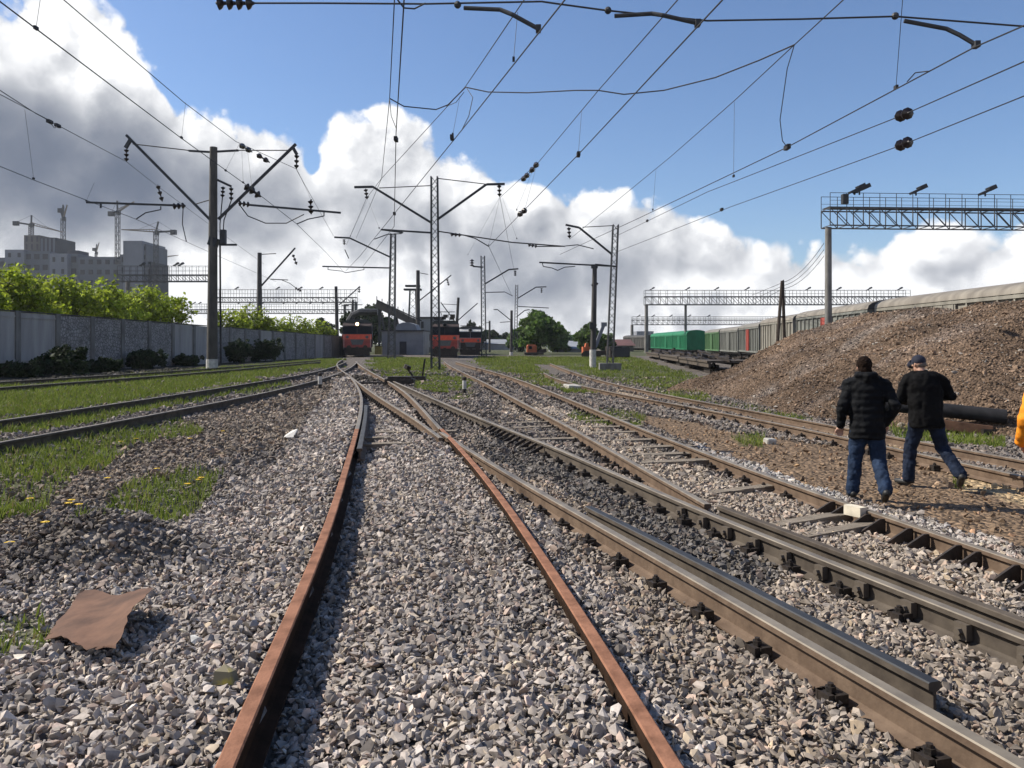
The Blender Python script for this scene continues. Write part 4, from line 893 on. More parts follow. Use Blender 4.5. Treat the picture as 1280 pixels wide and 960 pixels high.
# wooden A post with three wires in front of the wagons
t = thing('utility_pole', 'A shaped wooden utility pole in front of the red wagon at the right', 'utility pole', P(976, 445, 50)); b = MB(); b.tube([P(970.5, 445, 50), P(977.5, 351, 50)], [.12, .09], 8); b.tube([P(981, 445, 50.5), P(978.5, 351, 50)], [.12, .09], 8); b.bar(P(974, 396, 50), P(980, 396, 50.2), .1); b.build('timber_legs', M['bark'], t)
for y_ in (352, 357, 361): b = MB(); b.ins(P(978, y_, 50), P(980, y_-2.5, 49.9), .06, 1); b.build('insulator', M['porcelain'], t)
for i, (y0, y1) in enumerate(((353, 304), (357, 312), (361, 320))):
    t = thing('power_line', '%s wire from the wooden pole up to the leg of the nearest gantry' % ('topmost', 'middle', 'lowest')[i], 'wire', P(979, y0, 50)); b = MB(); p_, q_ = P(979, y0, 50), P(1030, y1, 42)
    b.tube([p_.lerp(q_, k/8)-V(0, 0, .35*4*(k/8)*(1-k/8)) for k in range(9)], .016, 4); b.tube([p_, P(940, y0+16+i*2, 75)], .016, 4); b.build('wire', M['wire'], t)

# ------------------------------------------------------------------ freight wagons
WM = {}
def wmat(n, c, c2): WM[n] = mat('wagon_paint_'+n, c, .65, scale=1.3, col2=c2, stretch=(1, 1, .35), detail=8, spec=.3); return WM[n]
wmat('green', (.008, .125, .055), (.015, .18, .085)); wmat('pale_green', (.055, .13, .055), (.11, .20, .095)); wmat('grey', (.115, .118, .105), (.20, .205, .185)); wmat('red', (.24, .04, .03), (.34, .075, .055)); wmat('beige', (.17, .16, .135), (.27, .255, .215)); wmat('roof', (.13, .122, .105), (.21, .197, .17)); wmat('roof_rust', (.15, .132, .108), (.25, .225, .185)); wmat('dark', (.045, .045, .042), (.08, .075, .07))
def bogie(t, y0, z=0):
    b = MB(); b.box((0, y0, .48+z), (2.2, 2.3, .22)); 
    for s in (-1, 1): b.box((s*1.02, y0, .5+z), (.18, 2.5, .30))
    o = b.build('bogie', M['oily'], t, local=True)
    for dy in (-.92, .92):
        w = MB()
        for s in (-1, 1): w.tube([(s*.70, y0+dy, .46+z), (s*.83, y0+dy, .46+z)], .46, 14)
        w.tube([(-.8, y0+dy, .46+z), (.8, y0+dy, .46+z)], .09, 6); w.build('wheelset', M['oily'], o, local=True)
def wagon(label, p, rz, L, body, roof, doors=True, red=None, end=None, rise=.55):
    t = thing('freight_wagon', label, 'freight wagon', p, rz, 'freight wagons on the right'); W = 3.1; zb, zt = 1.0, 3.45
    b = MB(); b.box((0, 0, .92), (2.7, L-.2, .22)); b.box((0, 0, .72), (.5, L-1, .3)); b.build('underframe', M['oily'], t, local=True)
    b = MB(); b.box((0, 0, (zb+zt)/2+.03), (W, L, zt-zb))
    for s in (-1, 1):
        nr = int(L/1.05)
        for k in range(nr+1): b.box((s*(W/2+.04), -L/2+.06+(L-.12)*k/nr, (zb+zt)/2+.04), (.08, .11, zt-zb-.04))
        b.box((s*(W/2+.05), 0, zt-.06), (.10, L, .13)); b.box((s*(W/2+.05), 0, zb+.12), (.10, L, .16))
        for k in range(5): b.box((0, s*(L/2+.03), zb+.35+k*.48), (W-.2, .05, .09))
    b.build('body', WM[body], t, local=True)
    if doors:
        for s in (-1, 1):
            b = MB(); b.box((s*(W/2+.085), .2, (zb+zt)/2+.02), (.05, 2.1, zt-zb-.35))
            for k in (-1, 0, 1): b.box((s*(W/2+.12), .2+k*.9, (zb+zt)/2+.02), (.05, .10, zt-zb-.35))
            b.build('door', WM[red or body], t, local=True)
    b = MB(); ar = []
    for k in range(13):
        a = math.pi*k/12; ar.append((-(W/2+.1)*math.cos(a), zt+.035+rise*math.sin(a)**.8 if 0 < k < 12 else zt+.035))
    b.prism(ar, -L/2-.04, L/2+.04, 'y'); o = b.build('roof', WM[roof], t, local=True, smooth=True)
    for s in (-1, 1): b = MB(); b.prism([(x*.995, z-.01) for x, z in ar], s*(L/2+.045), s*(L/2+.06), 'y'); b.build('end_wall', WM[end or 'dark'], t, local=True)
    for s in (-1, 1): bogie(t, s*(L/2-2.3))
    return t
TX = np.array([[18.0, 20], [18.0, 28.6], [18.3, 39.3], [19.3, 49.4], [21.5, 68.3], [24.6, 88.5], [27.9, 118], [31, 140]])
def tp(y): return V(float(np.interp(y, TX[:, 1], TX[:, 0]))+1.6, y, -.02-.4*float(sm(55, 95, y)))
labs = [('light green covered wagon with ribbed sides next to the bright green ones', 'pale_green', 'roof', None), ('grey covered wagon right behind the light green one', 'grey', 'roof', None), ('grey covered wagon with a red end post, left of the round gantry leg', 'grey', 'roof', 'red'),
        ('pale grey covered wagon whose ribbed side passes behind the gantry leg', 'beige', 'roof_rust', None), ('covered wagon with a red door just left of the dark gap in the train', 'grey', 'roof_rust', 'red'), ('long pale roofed wagon above the crest of the gravel pile', 'beige', 'roof_rust', None), ('nearest pale roofed wagon at the right edge above the gravel pile', 'beige', 'roof_rust', None)]
ends = [118, 103, 88.4, 73, 58.6, 42, 26.5, 11.5]
for i, (lab, bc, rc, rd_) in enumerate(labs):
    a, c = tp(ends[i]-.5), tp(ends[i+1]+.5); d = a-c; wagon(lab, (a+c)/2, math.atan2(d.y, d.x)-math.pi/2, d.length, bc, rc, True, rd_)
for i, (px, d, lab) in enumerate(((868, 138, 'bright green arched wagon with its dark green end wall facing the camera'), (850, 153, 'second bright green wagon, behind the one showing its end wall'), (835, 168, 'third bright green wagon, at the far left end of the green ones'))):
    x_ = 29.9+.04*(d-138); wagon(lab, (x_, d, -.5), R(-2), 14.2, 'green', 'green', True, None, 'green', .75)
p = P(800, 440, 190); wagon('far dull green wagon at the left end of the train beyond the bright green ones', (p.x, 190, -.6), R(12), 14, 'dark', 'dark')

# dark flat wagons with scrap
for i, (y0, lab) in enumerate(((58, 'nearest low dark flat wagon loaded with scrap behind the grass, beside the gravel pile'), (74, 'low dark flat wagon with scrap in the middle of the scrap row'), (91, 'farthest low dark flat wagon of the scrap row, towards the white footed post'))):
    x_ = 13.6+.085*(y0-58)+.6; t = thing('flat_wagon', lab, 'flat wagon', (x_, y0, -.62), R(-4), 'low flat wagons with scrap'); L = 13.5
    b = MB(); b.box((0, 0, 1.12), (2.9, L, .14)); b.box((-1.3, 0, .93), (.14, L, .34)); b.box((1.3, 0, .93), (.14, L, .34)); b.build('deck', M['rail_old'], t, local=True)
    for s in (-1, 1): bogie(t, s*(L/2-2.2))
    b = MB()
    for k in range(26):
        c = V(random.uniform(-1.2, 1.2), random.uniform(-L/2+.5, L/2-.5), 1.22+random.random()*.25); d = V(random.uniform(-.4, .4), random.uniform(-1.6, 1.6), random.uniform(-.1, .22)); b.bar(c-d, c+d, random.uniform(.06, .25), random.uniform(.05, .2))
    b.build('scrap', M['oily'], t, local=True)

# ------------------------------------------------------------------ locomotives
LM = {'stripe': mat('loco_stripe', (.80, .10, .045), .5, var=.12), 'red': mat('loco_dull_red', (.36, .05, .036), .55, var=.25, scale=2), 'grey': mat('loco_grey', (.10, .105, .10), .6, var=.2), 'roof': mat('loco_roof', (.045, .05, .045), .7, var=.3), 'white': mat('loco_white', (.45, .45, .43), .5), 'black': M['oily'], 'side': mat('loco_side', (.042, .026, .024), .7, var=.3, scale=.6)}
def lamp_mat():
    m = bpy.data.materials.new('lit_headlight'); m.use_nodes = True; b = m.node_tree.nodes['Principled BSDF']; b.inputs['Emission Color'].default_value = (1, .62, .30, 1); b.inputs['Emission Strength'].default_value = 9; return m
LIT = lamp_mat()
def loco(label, p, rz, low, stripe, lit=False, panto=False, side='side'):
    t = thing('locomotive', label, 'locomotive', p, rz, 'red electric locomotives facing the camera'); W = 3.1; L = 16.5
    b = MB(); b.prism([(0, 1.05), (0, 2.45), (.25, 3.45), (.75, 3.75), (L, 3.75), (L, 1.05)], -W/2, W/2, 'x'); b.build('body', LM[side], t, local=True)
    b = MB(); b.prism([(-W/2, 3.755), (W/2, 3.755), (W/2-.5, 4.12), (-W/2+.5, 4.12)], .8, L-.3, 'y'); b.build('roof', LM['roof'], t, local=True)
    b = MB(); b.box((0, -.03, 1.5), (W-.1, .05, .86)); b.build('nose_panel', LM[low], t, local=True)
    b = MB(); b.box((0, -.035, 2.22), (W+.02, .06, .56)); b.build('front_stripe', LM[stripe], t, local=True)
    b = MB(); b.prism([(-.55, 1.35), (.55, 1.35), (.75, 1.95), (-.75, 1.95)], -.09, -.06, 'y'); b.build('front_plate', LM['grey'], t, local=True)
    for s in (-1, 1):
        b = MB(); x0, x1 = (.03, 1.52) if s > 0 else (-1.52, -.03)
        b.quad([(x0, .028, 2.56), (x1, .028, 2.56), (x1, .226, 3.36), (x0, .226, 3.36), (x0, -.012, 2.56), (x1, -.012, 2.56), (x1, .186, 3.36), (x0, .186, 3.36)], [(4, 5, 6, 7), (0, 1, 5, 4), (1, 2, 6, 5), (2, 3, 7, 6), (3, 0, 4, 7)]); b.build('windscreen', M['glass'], t, local=True)
        b = MB(); b.tube([(s*1.05, -.14, 2.2), (s*1.05, .02, 2.2)], .17, 12); b.build('marker_light', LM['grey'], t, local=True)
        b = MB(); b.tube([(s*.88, -.62, 1.08), (s*.88, .1, 1.08)], .10, 8); b.tube([(s*.88, -.66, 1.08), (s*.88, -.58, 1.08)], .24, 12); b.build('buffer', LM['black'], t, local=True)
        b = MB(); b.box((s*1.56, L/2, 2.6), (.03, L*.72, .7)); b.build('side_grille', LM['grey'], t, local=True)
        b = MB(); b.box((s*1.565, 1.6, 2.3), (.04, .7, 1.9)); b.build('cab_door', LM[side], t, local=True)
        b = MB(); b.bar((s*1.42, -.1, 1.0), (s*1.42, -.1, 2.5), .04); b.build('handrail', LM['white'], t, local=True)
    b = MB(); b.tube([(0, -.02 if not lit else -.06, 3.62), (0, .55, 3.62)], .24, 14); h = b.build('headlight', LM['grey'], t, local=True)
    b = MB(); b.tube([(0, -.10, 3.62), (0, -.062, 3.62)], .17, 14); b.build('lens', LIT if lit else M['glass'], h, local=True)
    b = MB(); b.box((0, .1, .86), (2.95, .3, .36)); b.prism([(-1.4, .2), (1.4, .2), (1.3, .66), (-1.3, .66)], -.15, -.05, 'y'); b.box((0, -.45, 1.0), (.3, .5, .3)); b.build('buffer_beam', LM['black'], t, local=True)
    b = MB(); b.box((0, L/2, .8), (2.6, L-1, .45)); b.build('underframe', LM['black'], t, local=True)
    for y0 in (3.2, L-3.2): bogie(t, y0, .12)
    b = MB()
    if panto:
        for s in (-1, 1):
            b.bar((s*.5, 2.0, 4.2), (s*.35, 3.8, 4.75), .06); b.bar((s*.35, 3.8, 4.75), (s*.5, 2.2, 5.1), .05)
        for k in range(7): b.box((random.uniform(-1, 1), 1.2+k*.5, 4.3+random.random()*.35), (.5, .35, .35))
        b.bar((-1.1, 2.2, 5.1), (1.1, 2.2, 5.1), .07); b.bar((-1.2, 1, 4.3), (-1.2, 9, 4.45), .08); b.bar((1.2, 1, 4.3), (1.2, 9, 4.45), .08)
    else:
        for s in (-1, 1): b.bar((s*.5, 3, 4.12), (s*.5, 5.4, 4.28), .06)
        b.bar((-.9, 5.2, 4.3), (.9, 5.2, 4.3), .07)
    b.build('pantograph', LM['black'], t, local=True)
    return t
p = P(446.5, 446.5, 89); loco('red locomotive at the left with its headlight lit', p, R(9.3), 'red', 'stripe', True)
p = P(556, 448, 88); loco('dull red locomotive in the middle with roof gear raised, headlight dark', p, R(4), 'red', 'stripe', False, True)
p = P(588, 446, 110); loco('smaller looking red locomotive at the right with a pale side wall', p, R(9), 'black', 'stripe', False, False, 'white')
# ------------------------------------------------------------------ buildings
BM = {'grey': mat('block_grey', (.125, .135, .155), .9, var=.15, scale=.05), 'pale': mat('block_pale', (.19, .20, .23), .9, var=.12, scale=.05), 'dark': mat('block_dark', (.05, .05, .055), .9, var=.2, scale=.1), 'brown': mat('block_brown', (.11, .10, .09), .9, var=.15, scale=.1), 'hut': mat('hut_wall', (.24, .25, .265), .9, var=.2, scale=.4), 'roofgrey': mat('roof_bluegrey', (.20, .215, .235), .8, var=.15, scale=.3), 'maroon': mat('roof_maroon', (.10, .042, .036), .8, var=.2, scale=.4)}
def pbox(px0, px1, py0, py1, d, depth):
    a, c = P(px0, py0, d), P(px1, py1, d); return V((a.x+c.x)/2, d+depth/2, (a.z+c.z)/2), V(abs(c.x-a.x), depth, abs(a.z-c.z))
def block(t, name, px0, px1, py0, py1, d, depth, m, win=None, pane='dark'):
    c, s = pbox(px0, px1, py0, py1, d, depth); b = MB(); b.box(c, s); w = b.build(name, BM[m], t)
    if win:
        nx, nz, fx, fz = win; cw, ch = s.x/nx, s.z/nz; wb = MB(); wb.box((0, 0, 0), (cw*fx, .3, ch*fz)); me = wb.mesh('window', BM[pane])
        for i in range(nx):
            for k in range(nz):
                if random.random() < .10: continue
                obj('window', me, w, V(c.x-s.x/2+cw*(i+.5), d-.06, c.z-s.z/2+ch*(k+.5))-base_of(t))
    return w
t = thing('apartment_block', 'grey unfinished apartment block with stepped towers behind the bushes at left', 'building', (-210, 400, 0))
block(t, 'wall', -60, 8, 322, 436, 402, 22, 'grey', (6, 7, .5, .4)); block(t, 'wall', 6, 30, 312, 436, 398, 22, 'pale', (2, 9, .3, .4)); block(t, 'wall', 30, 62, 314, 436, 400, 24, 'grey', (3, 9, .6, .5)); block(t, 'wall', 62, 84, 317, 436, 397, 20, 'pale', (2, 8, .3, .4)); block(t, 'wall', 84, 98, 317, 436, 401, 20, 'grey', (1, 8, .6, .5)); block(t, 'wall', 98, 150, 321, 436, 399, 22, 'grey', (5, 9, .5, .45)); block(t, 'wall', 150, 165, 318, 436, 396, 26, 'grey', (2, 9, .4, .5))
block(t, 'stair_tower', 30, 50, 294, 313.5, 405, 18, 'brown', (3, 2, .3, .7)); block(t, 'stair_tower', 50, 70, 297, 316, 405, 18, 'dark', (4, 1, .5, .9), 'grey'); block(t, 'stair_tower', 84, 98, 313, 317, 404, 10, 'dark')
t = thing('apartment_tower', 'tall square grey apartment tower beside the cranes', 'building', (-180, 395, 0))
block(t, 'wall', 154, 178, 301, 436, 392, 26, 'pale', None); block(t, 'wall', 178, 183, 305, 436, 394, 24, 'grey', (1, 12, .5, .5)); block(t, 'wall', 182, 189, 327, 436, 396, 20, 'dark', (1, 9, .6, .5), 'grey')
def crane(label, px, pbase, ptop, d, jib, cj, lift, w=1.6):
    t = thing('tower_crane', label, 'crane', P(px, pbase, d), 0, 'tower cranes above the building site'); b = MB(); lattice(b, P(px, pbase, d), P(px, ptop, d), w, w, 12, .17); b.build('crane_mast', M['steel_grey'], t)
    a = P(px, ptop, d); b = MB(); e = P(jib[0], jib[1], d)
    for s in (-.5, .5): b.bar(a+V(0, s, 0), e, .42); 
    b.bar(a+V(0, 0, 1.3), e, .3)
    for k in range(12):
        q, r_ = a.lerp(e, k/12), a.lerp(e, (k+.5)/12); b.bar(q, r_+V(0, 0, 1.2*(1-k/12)), .18)
    b.build('jib', mat('crane_paint', (.16, .12, .08), .7, var=.2), t)
    b = MB(); e2 = P(cj[0], cj[1], d); b.bar(a, e2, .8); b.box(e2+V(0, 0, -.5), (2.6, 1.6, 2.2)); b.build('counterweight', M['steel_dark'], t)
    b = MB(); b.box(a+V(.9, -1, -.4), (1.6, 1.5, 2)); b.build('cab', M['steel_grey'], t)
    tip = P(lift[0], lift[1], d); b = MB(); b.bar(a, tip, .6); b.bar(tip, e2, .10); b.bar(tip, a.lerp(e, .6), .10); b.build('tower_head', M['steel_grey'], t)
crane('tower crane on top of the stepped brown tower with a long level jib', 39, 296, 281, 410, (78, 290), (20, 278), (39.5, 269))
crane('slim tower crane with a steeply raised jib left of centre of the block', 79, 330, 273, 420, (84, 256), (76, 262), (79, 256))
crane('tower crane with a rising jib left of the square tower', 147, 330, 265, 390, (168, 252), (139, 266), (146.5, 251))
crane('tower crane right of the square tower with a flat jib pointing left', 195, 372, 290, 385, (152, 287), (217, 289), (198, 277))
crane('far small tower crane behind the block with a raised jib', 120, 330, 316, 620, (124, 303), (118, 311), (121, 305), 1.2)
crane('far tower crane low behind the square tower', 197, 380, 323, 640, (223, 319), (187, 324), (197, 318), 1.3)
# trackside hut with arched part
t = thing('trackside_hut', 'grey low trackside building with a dark door behind the lattice mast', 'hut', P(503, 445, 108))
block(t, 'wall', 477, 529, 414, 447, 108, 8, 'hut')
c, s = pbox(493, 522, 403, 414, 109, 5); b = MB(); b.prism([(c.x-s.x/2, c.z-s.z/2+.01), (c.x+s.x/2, c.z-s.z/2+.01), (c.x+s.x*.38, c.z+s.z*.28), (c.x+s.x*.12, c.z+s.z/2), (c.x-s.x*.12, c.z+s.z/2), (c.x-s.x*.38, c.z+s.z*.28)], 109, 114, 'y'); b.build('roof', BM['roofgrey'], t)
block(t, 'door', 499.5, 508, 427, 446, 107.93, .1, 'dark'); block(t, 'eaves', 476, 530, 412.6, 413.9, 107.7, 8.5, 'dark')
t = thing('grey_building', 'dark grey multi storey building partly hidden between hut and middle locomotive', 'building', P(534, 445, 135)); block(t, 'wall', 524, 548, 398, 446, 135, 10, 'hut', (3, 3, .4, .5)); block(t, 'parapet', 523.5, 548.5, 396, 397.9, 134.8, 10.4, 'dark')
# sloping conveyor gallery
t = thing('conveyor_gallery', 'sloping enclosed conveyor gallery descending to the right above the grey hut', 'conveyor', P(495, 440, 118)); b = MB()
b.bar(P(471, 380, 118), P(522, 405, 118), 1.8, 1.0); b.build('gallery', BM['brown'], t)
b = MB(); b.bar(P(471, 375, 116.7), P(527, 401, 116.7), .16); 
for k in range(9):
    f = k/8; q = P(471+53*f, 379+26*f, 116.7); b.bar(q, q+V(0, 0, 1.0), .1)
b.build('railing', M['steel_dark'], t)
b = MB()
for f in (.06, .45): q = P(471+53*f, 381+26*f, 118); b.bar(V(q.x, q.y, -.5), q, .3); b.bar(V(q.x+1.5, q.y, -.5), q, .22)
b.build('support', M['steel_dark'], t)
b = MB(); b.tube([P(436, 402, 120), P(441, 394, 120), P(450, 390, 120), P(472, 390, 120)], .5, 8); b.build('loading_arm', M['steel_dark'], t)
# far right sheds and blocks
def shed(label, px0, px1, ytop, yeave, ybase, d, m, name='warehouse', wm='hut'):
    t = thing(name, label, 'building', P((px0+px1)/2, ybase, d)); block(t, 'wall', px0, px1, yeave, ybase+2, d, 14, wm)
    a, c = P(px0, yeave, d), P(px1, ytop, d); b = MB(); b.prism([(d-.4, a.z+.01), (d+14.4, a.z+.01), (d+7, c.z)], a.x-.4, c.x+.4, 'x'); b.build('roof', BM[m], t)
shed('low blue grey warehouse roof between the far posts left of the large tree', 598, 642, 424, 430, 440, 190, 'roofgrey')
shed('low grey warehouse with a pale roof just right of the large round tree', 690, 735, 428, 436, 445, 150, 'roofgrey'); shed('long maroon roofed shed behind the leaning lattice mast', 752, 792, 424, 432, 444, 160, 'maroon', 'shed', 'brown')
shed('small pale roofed house right of the large round tree', 703, 722, 426, 431, 438, 200, 'roofgrey', 'house')
t = thing('apartment_block', 'distant hazy apartment block above the far green wagons', 'building', P(808, 436, 600)); block(t, 'wall', 796, 817, 414, 437, 600, 20, 'pale', (5, 5, .4, .4), 'grey')
# orange machines
ORA = mat('orange_paint', (.42, .10, .03), .6, var=.2, scale=2)
t = thing('orange_wagon', 'rusty orange rail vehicle parked in front of the large round tree', 'rail vehicle', P(665, 444, 112))
b = MB(); c, s = pbox(659, 671, 431, 440.5, 112, 3); b.prism([(c.x-s.x/2, c.z-s.z/2), (c.x+s.x/2, c.z-s.z/2), (c.x+s.x/2, c.z+s.z*.3), (c.x+s.x*.4, c.z+s.z/2), (c.x-s.x*.4, c.z+s.z/2), (c.x-s.x/2, c.z+s.z*.3)], 112, 117, 'y'); b.build('body', ORA, t)
b = MB(); b.box(P(667, 441.6, 113.5), (2.6, 5.5, .3)); b.bar(P(671, 440, 113), P(683, 438, 113), .5, .5); b.build('chassis', M['oily'], t)
b = MB()
for x_ in (661, 669): b.tube([P(x_, 443, 112), P(x_, 443, 112.3)], .38, 12)
b.build('wheels', M['oily'], t)
b = MB(); b.box(P(663, 434.5, 111.97), (.45, .06, .4)); b.build('window', M['glass'], t)
t = thing('mobile_crane', 'orange mobile crane with a pale raised boom behind the white footed post', 'crane', P(733, 445, 100))
b = MB(); b.box(P(734, 438.6, 101), (1.2, 2.2, 1.0)); b.prism([(P(731, 0, 100).x, P(0, 436, 100).z), (P(735.5, 0, 100).x, P(0, 436, 100).z), (P(735.5, 0, 100).x, P(0, 429, 100).z), (P(732.5, 0, 100).x, P(0, 429, 100).z)], 99.8, 101.5, 'y'); b.build('cab', ORA, t)
b = MB(); b.box(P(743, 441, 101), (2.6, 2.3, .5)); b.build('chassis', M['oily'], t)
b = MB()
for x_ in (731, 739, 747): b.tube([P(x_, 443.5, 99.8), P(x_, 443.5, 100.1)], .42, 12)
b.build('wheels', M['oily'], t)
b = MB(); b.bar(P(744, 434, 101), P(754.5, 406.5, 101), .45, .4); b.box(P(755, 405.5, 101), (.7, .5, .5)); b.build('boom', BM['pale'], t); 
t = thing('truck', 'dark truck seen from the front behind the leaning lattice mast', 'truck', P(775, 447, 95)); b = MB(); b.box(P(775, 440, 96), (1.9, 3, 1.0)); b.build('cab', BM['dark'], t); b = MB(); b.box(P(775, 436.5, 96), (1.7, 2.8, .5)); b.build('windscreen', M['glass'], t); b = MB(); b.box(P(767, 441, 98), (1.4, 5, 1.5)); b.build('load_bed', M['oily'], t)
b = MB()
for x_ in (768, 782): b.tube([P(x_, 445.5, 95), P(x_, 445.5, 95.3)], .4, 12)
b.build('wheels', M['oily'], t)

# ------------------------------------------------------------------ small things on the ground
def gp(px, py, h=0.0): p = G(px, py, h); p.z = float(gz(p.x, p.y))+h; return p
# rusty sheet
cn = [gp(56, 799, .03), gp(142, 812, .12), gp(188, 744, .17), gp(104, 738, .05)]
b = MB(); nx, ny = 18, 14; pts = []
for sgn in (0, -.006):
    for j in range(ny+1):
        for i in range(nx+1):
            u, v = i/nx, j/ny; u2 = min(1, max(0, u+.05*math.sin(v*9)*(u > .9)-.05*math.sin(v*7+1)*(u < .1))); v2 = v+(.05*math.sin(u*8)+random.uniform(-.025, .025))*(v in (0, 1)); u2 = u2+random.uniform(-.025, .025)*(u in (0, 1))
            p = (cn[0]*(1-u2)+cn[1]*u2)*(1-v2)+(cn[3]*(1-u2)+cn[2]*u2)*v2; p = p+V(0, 0, .018*math.sin(u*5+v*3)+.03*math.sin(v*3.1)*u+sgn); pts.append(p)
n1 = (nx+1)*(ny+1); fs = []
for j in range(ny):
    for i in range(nx):
        a = j*(nx+1)+i; fs += [(a, a+1, a+nx+2, a+nx+1), (n1+a+nx+1, n1+a+nx+2, n1+a+1, n1+a)]
ed = [i for i in range(nx+1)]+[(j)*(nx+1)+nx for j in range(1, ny+1)]+[ny*(nx+1)+i for i in range(nx-1, -1, -1)]+[j*(nx+1) for j in range(ny-1, 0, -1)]
for k in range(len(ed)): a, c = ed[k], ed[(k+1) % len(ed)]; fs.append((a, n1+a, n1+c, c))
b.quad(pts, fs); o = b.build('metal_sheet', M['sheet_rust'], None, smooth=True); tag(o, 'torn rusty brown metal sheet lying bent on the gravel at lower left', 'metal sheet')
def marker(label, px, py0, py1, group=None):
    p = gp(px, py1); h = (py1-py0)/F*p.y; t = thing('marker_post', label, 'marker post', p, 0, group); r = .5*5/F*p.y
    b = MB(); b.tube([(0, 0, -.1), (0, 0, h*.35)], r, 10); b.build('post_base', M['oily'], t, local=True); b = MB(); b.tube([(0, 0, h*.352), (0, 0, h*.82)], r*1.02, 10); b.build('white_band', M['whitewash'], t, local=True); b = MB(); b.tube([(0, 0, h*.822), (0, 0, h), (0, 0, h*1.03)], [r, r, r*.5], 10); b.build('black_cap', M['oily'], t, local=True)
marker('black and white marker post in the gravel right of the central lattice mast', 580.5, 472, 494); marker('dark marker post at the left inside corner of the rail crossing', 400, 466, 487)
t = thing('switch_stand', 'dark hand lever switch stand in the grass left of the central lattice mast', 'switch stand', gp(519, 476)); b = MB(); b.box((0, 0, .1), (.9, .4, .2)); b.build('base', M['oily'], t, local=True)
b = MB(); b.bar((.3, 0, .1), (.42, 0, .95), .07); b.bar((-.1, 0, .2), (-.35, 0, .55), .08); b.tube([(-.38, 0, .5), (-.30, .0, .66)], .16, 8); b.build('lever', M['oily'], t, local=True)
t = thing('point_machine', 'low dark point machine with rods between the rails at the crossing', 'point machine', gp(500, 482)); b = MB(); b.box((0, 0, .12), (1.1, .6, .28)); b.box((0, 0, .30), (.9, .45, .1)); b.build('housing', M['oily'], t, local=True); b = MB(); b.bar((-.4, -.2, .1), (-3.6, -.3, .1), .06); b.bar((-.4, .2, .1), (-3.6, .3, .1), .06); b.build('rod', M['oily'], t, local=True)
for lab, px, py, w, d_, h in (('pale concrete block half in the weeds beside the narrow dirt track', 715, 487, .55, .5, .25), ('small whitish concrete lump lying on the brown dirt left of the walking men', 962, 553, .22, .16, .14)):
    b = MB(); b.box((0, 0, h/2-.05), (w, d_, h)); o = b.build('concrete_block', M['concrete_pale'], None, local=True); o.location = gp(px, py); o.rotation_euler = (.1, .06, .4); tag(o, lab, 'concrete block'); bv = o.modifiers.new('b', 'BEVEL'); bv.width = .02
p = gp(362, 549); b = MB(); b.quad([(-.1, -.03, 0), (.08, -.05, .02), (.14, .02, .15), (.02, .06, .10), (-.08, .03, .03), (-.1, -.03, .02), (.08, -.05, .04), (.13, .02, .17), (.02, .05, .13), (-.08, .02, .06)], [(0, 1, 2, 3, 4), (9, 8, 7, 6, 5), (0, 5, 6, 1), (1, 6, 7, 2), (2, 7, 8, 3), (3, 8, 9, 4), (4, 9, 5, 0)]); o = b.build('paper_scrap', mat('white_paper', (.75, .72, .66), .8), None, local=True); o.location = p; tag(o, 'crumpled white scrap of litter on the gravel left of the rusty rail', 'litter')
p = gp(281, 885); bm = bmesh.new()
for v in ((-.05, -.03, 0), (.05, -.03, 0), (.06, .03, 0), (-.03, .04, 0), (-.04, -.02, .06), (.03, -.02, .055), (.045, .02, .05), (-.01, .03, .075)): bm.verts.new(v)
bmesh.ops.convex_hull(bm, input=bm.verts); me = bpy.data.meshes.new('yellow_stone'); bm.to_mesh(me); bm.free(); me.materials.append(mat('yellow_marked_stone', (.22, .19, .12), .9, scale=10, col2=(.40, .33, .07), mixlo=.5, mixhi=.62)); o = obj('yellow_stone', me, None, p+V(0, 0, .02)); tag(o, 'stone with yellow paint close beside the left rusty rail at the bottom', 'stone')
t = thing('equipment_box', 'yellow equipment box beside the left locomotive', 'box', P(472, 443, 92)); b = MB(); c, s = pbox(468.5, 476.5, 433, 443, 92, .8); b.box(c, s); b.build('housing', mat('box_yellow', (.42, .33, .08), .7), t); b = MB(); b.box(c+V(0, 0, s.z/2+.05), (s.x+.1, 1.0, .09)); b.build('lid', M['steel_grey'], t)
# black pipe on a steel beam under the mound
t = thing('pipe', 'thick black pipe lying on a rusty beam at the foot of the gravel pile', 'pipe', gp(1190, 545)); d = 17.4
b = MB(); a, c = P(1095, 504, 18.6), P(1258, 521, d); b.tube([a, c], .155, 18); b.build('barrel', M['black_pipe'], t, smooth=True); b = MB(); dd = (c-a).normalized(); b.tube([c+dd*.002, c+dd*.01], .12, 18); b.build('open_end', M['oily'], t)
b = MB(); b.bar(P(1150, 524, 18.1)-V(0, 0, .05), P(1240, 535, d+.1)-V(0, 0, .05), .3, .2); b.build('beam', M['sheet_rust'], t); b = MB(); q = P(1235, 541, d+.1); b.box(q-V(0, 0, .08), (.35, .3, .34)); q = P(1160, 533, 18); b.box(q-V(0, 0, .05), (.3, .3, .34)); b.build('support', M['oily'], t)

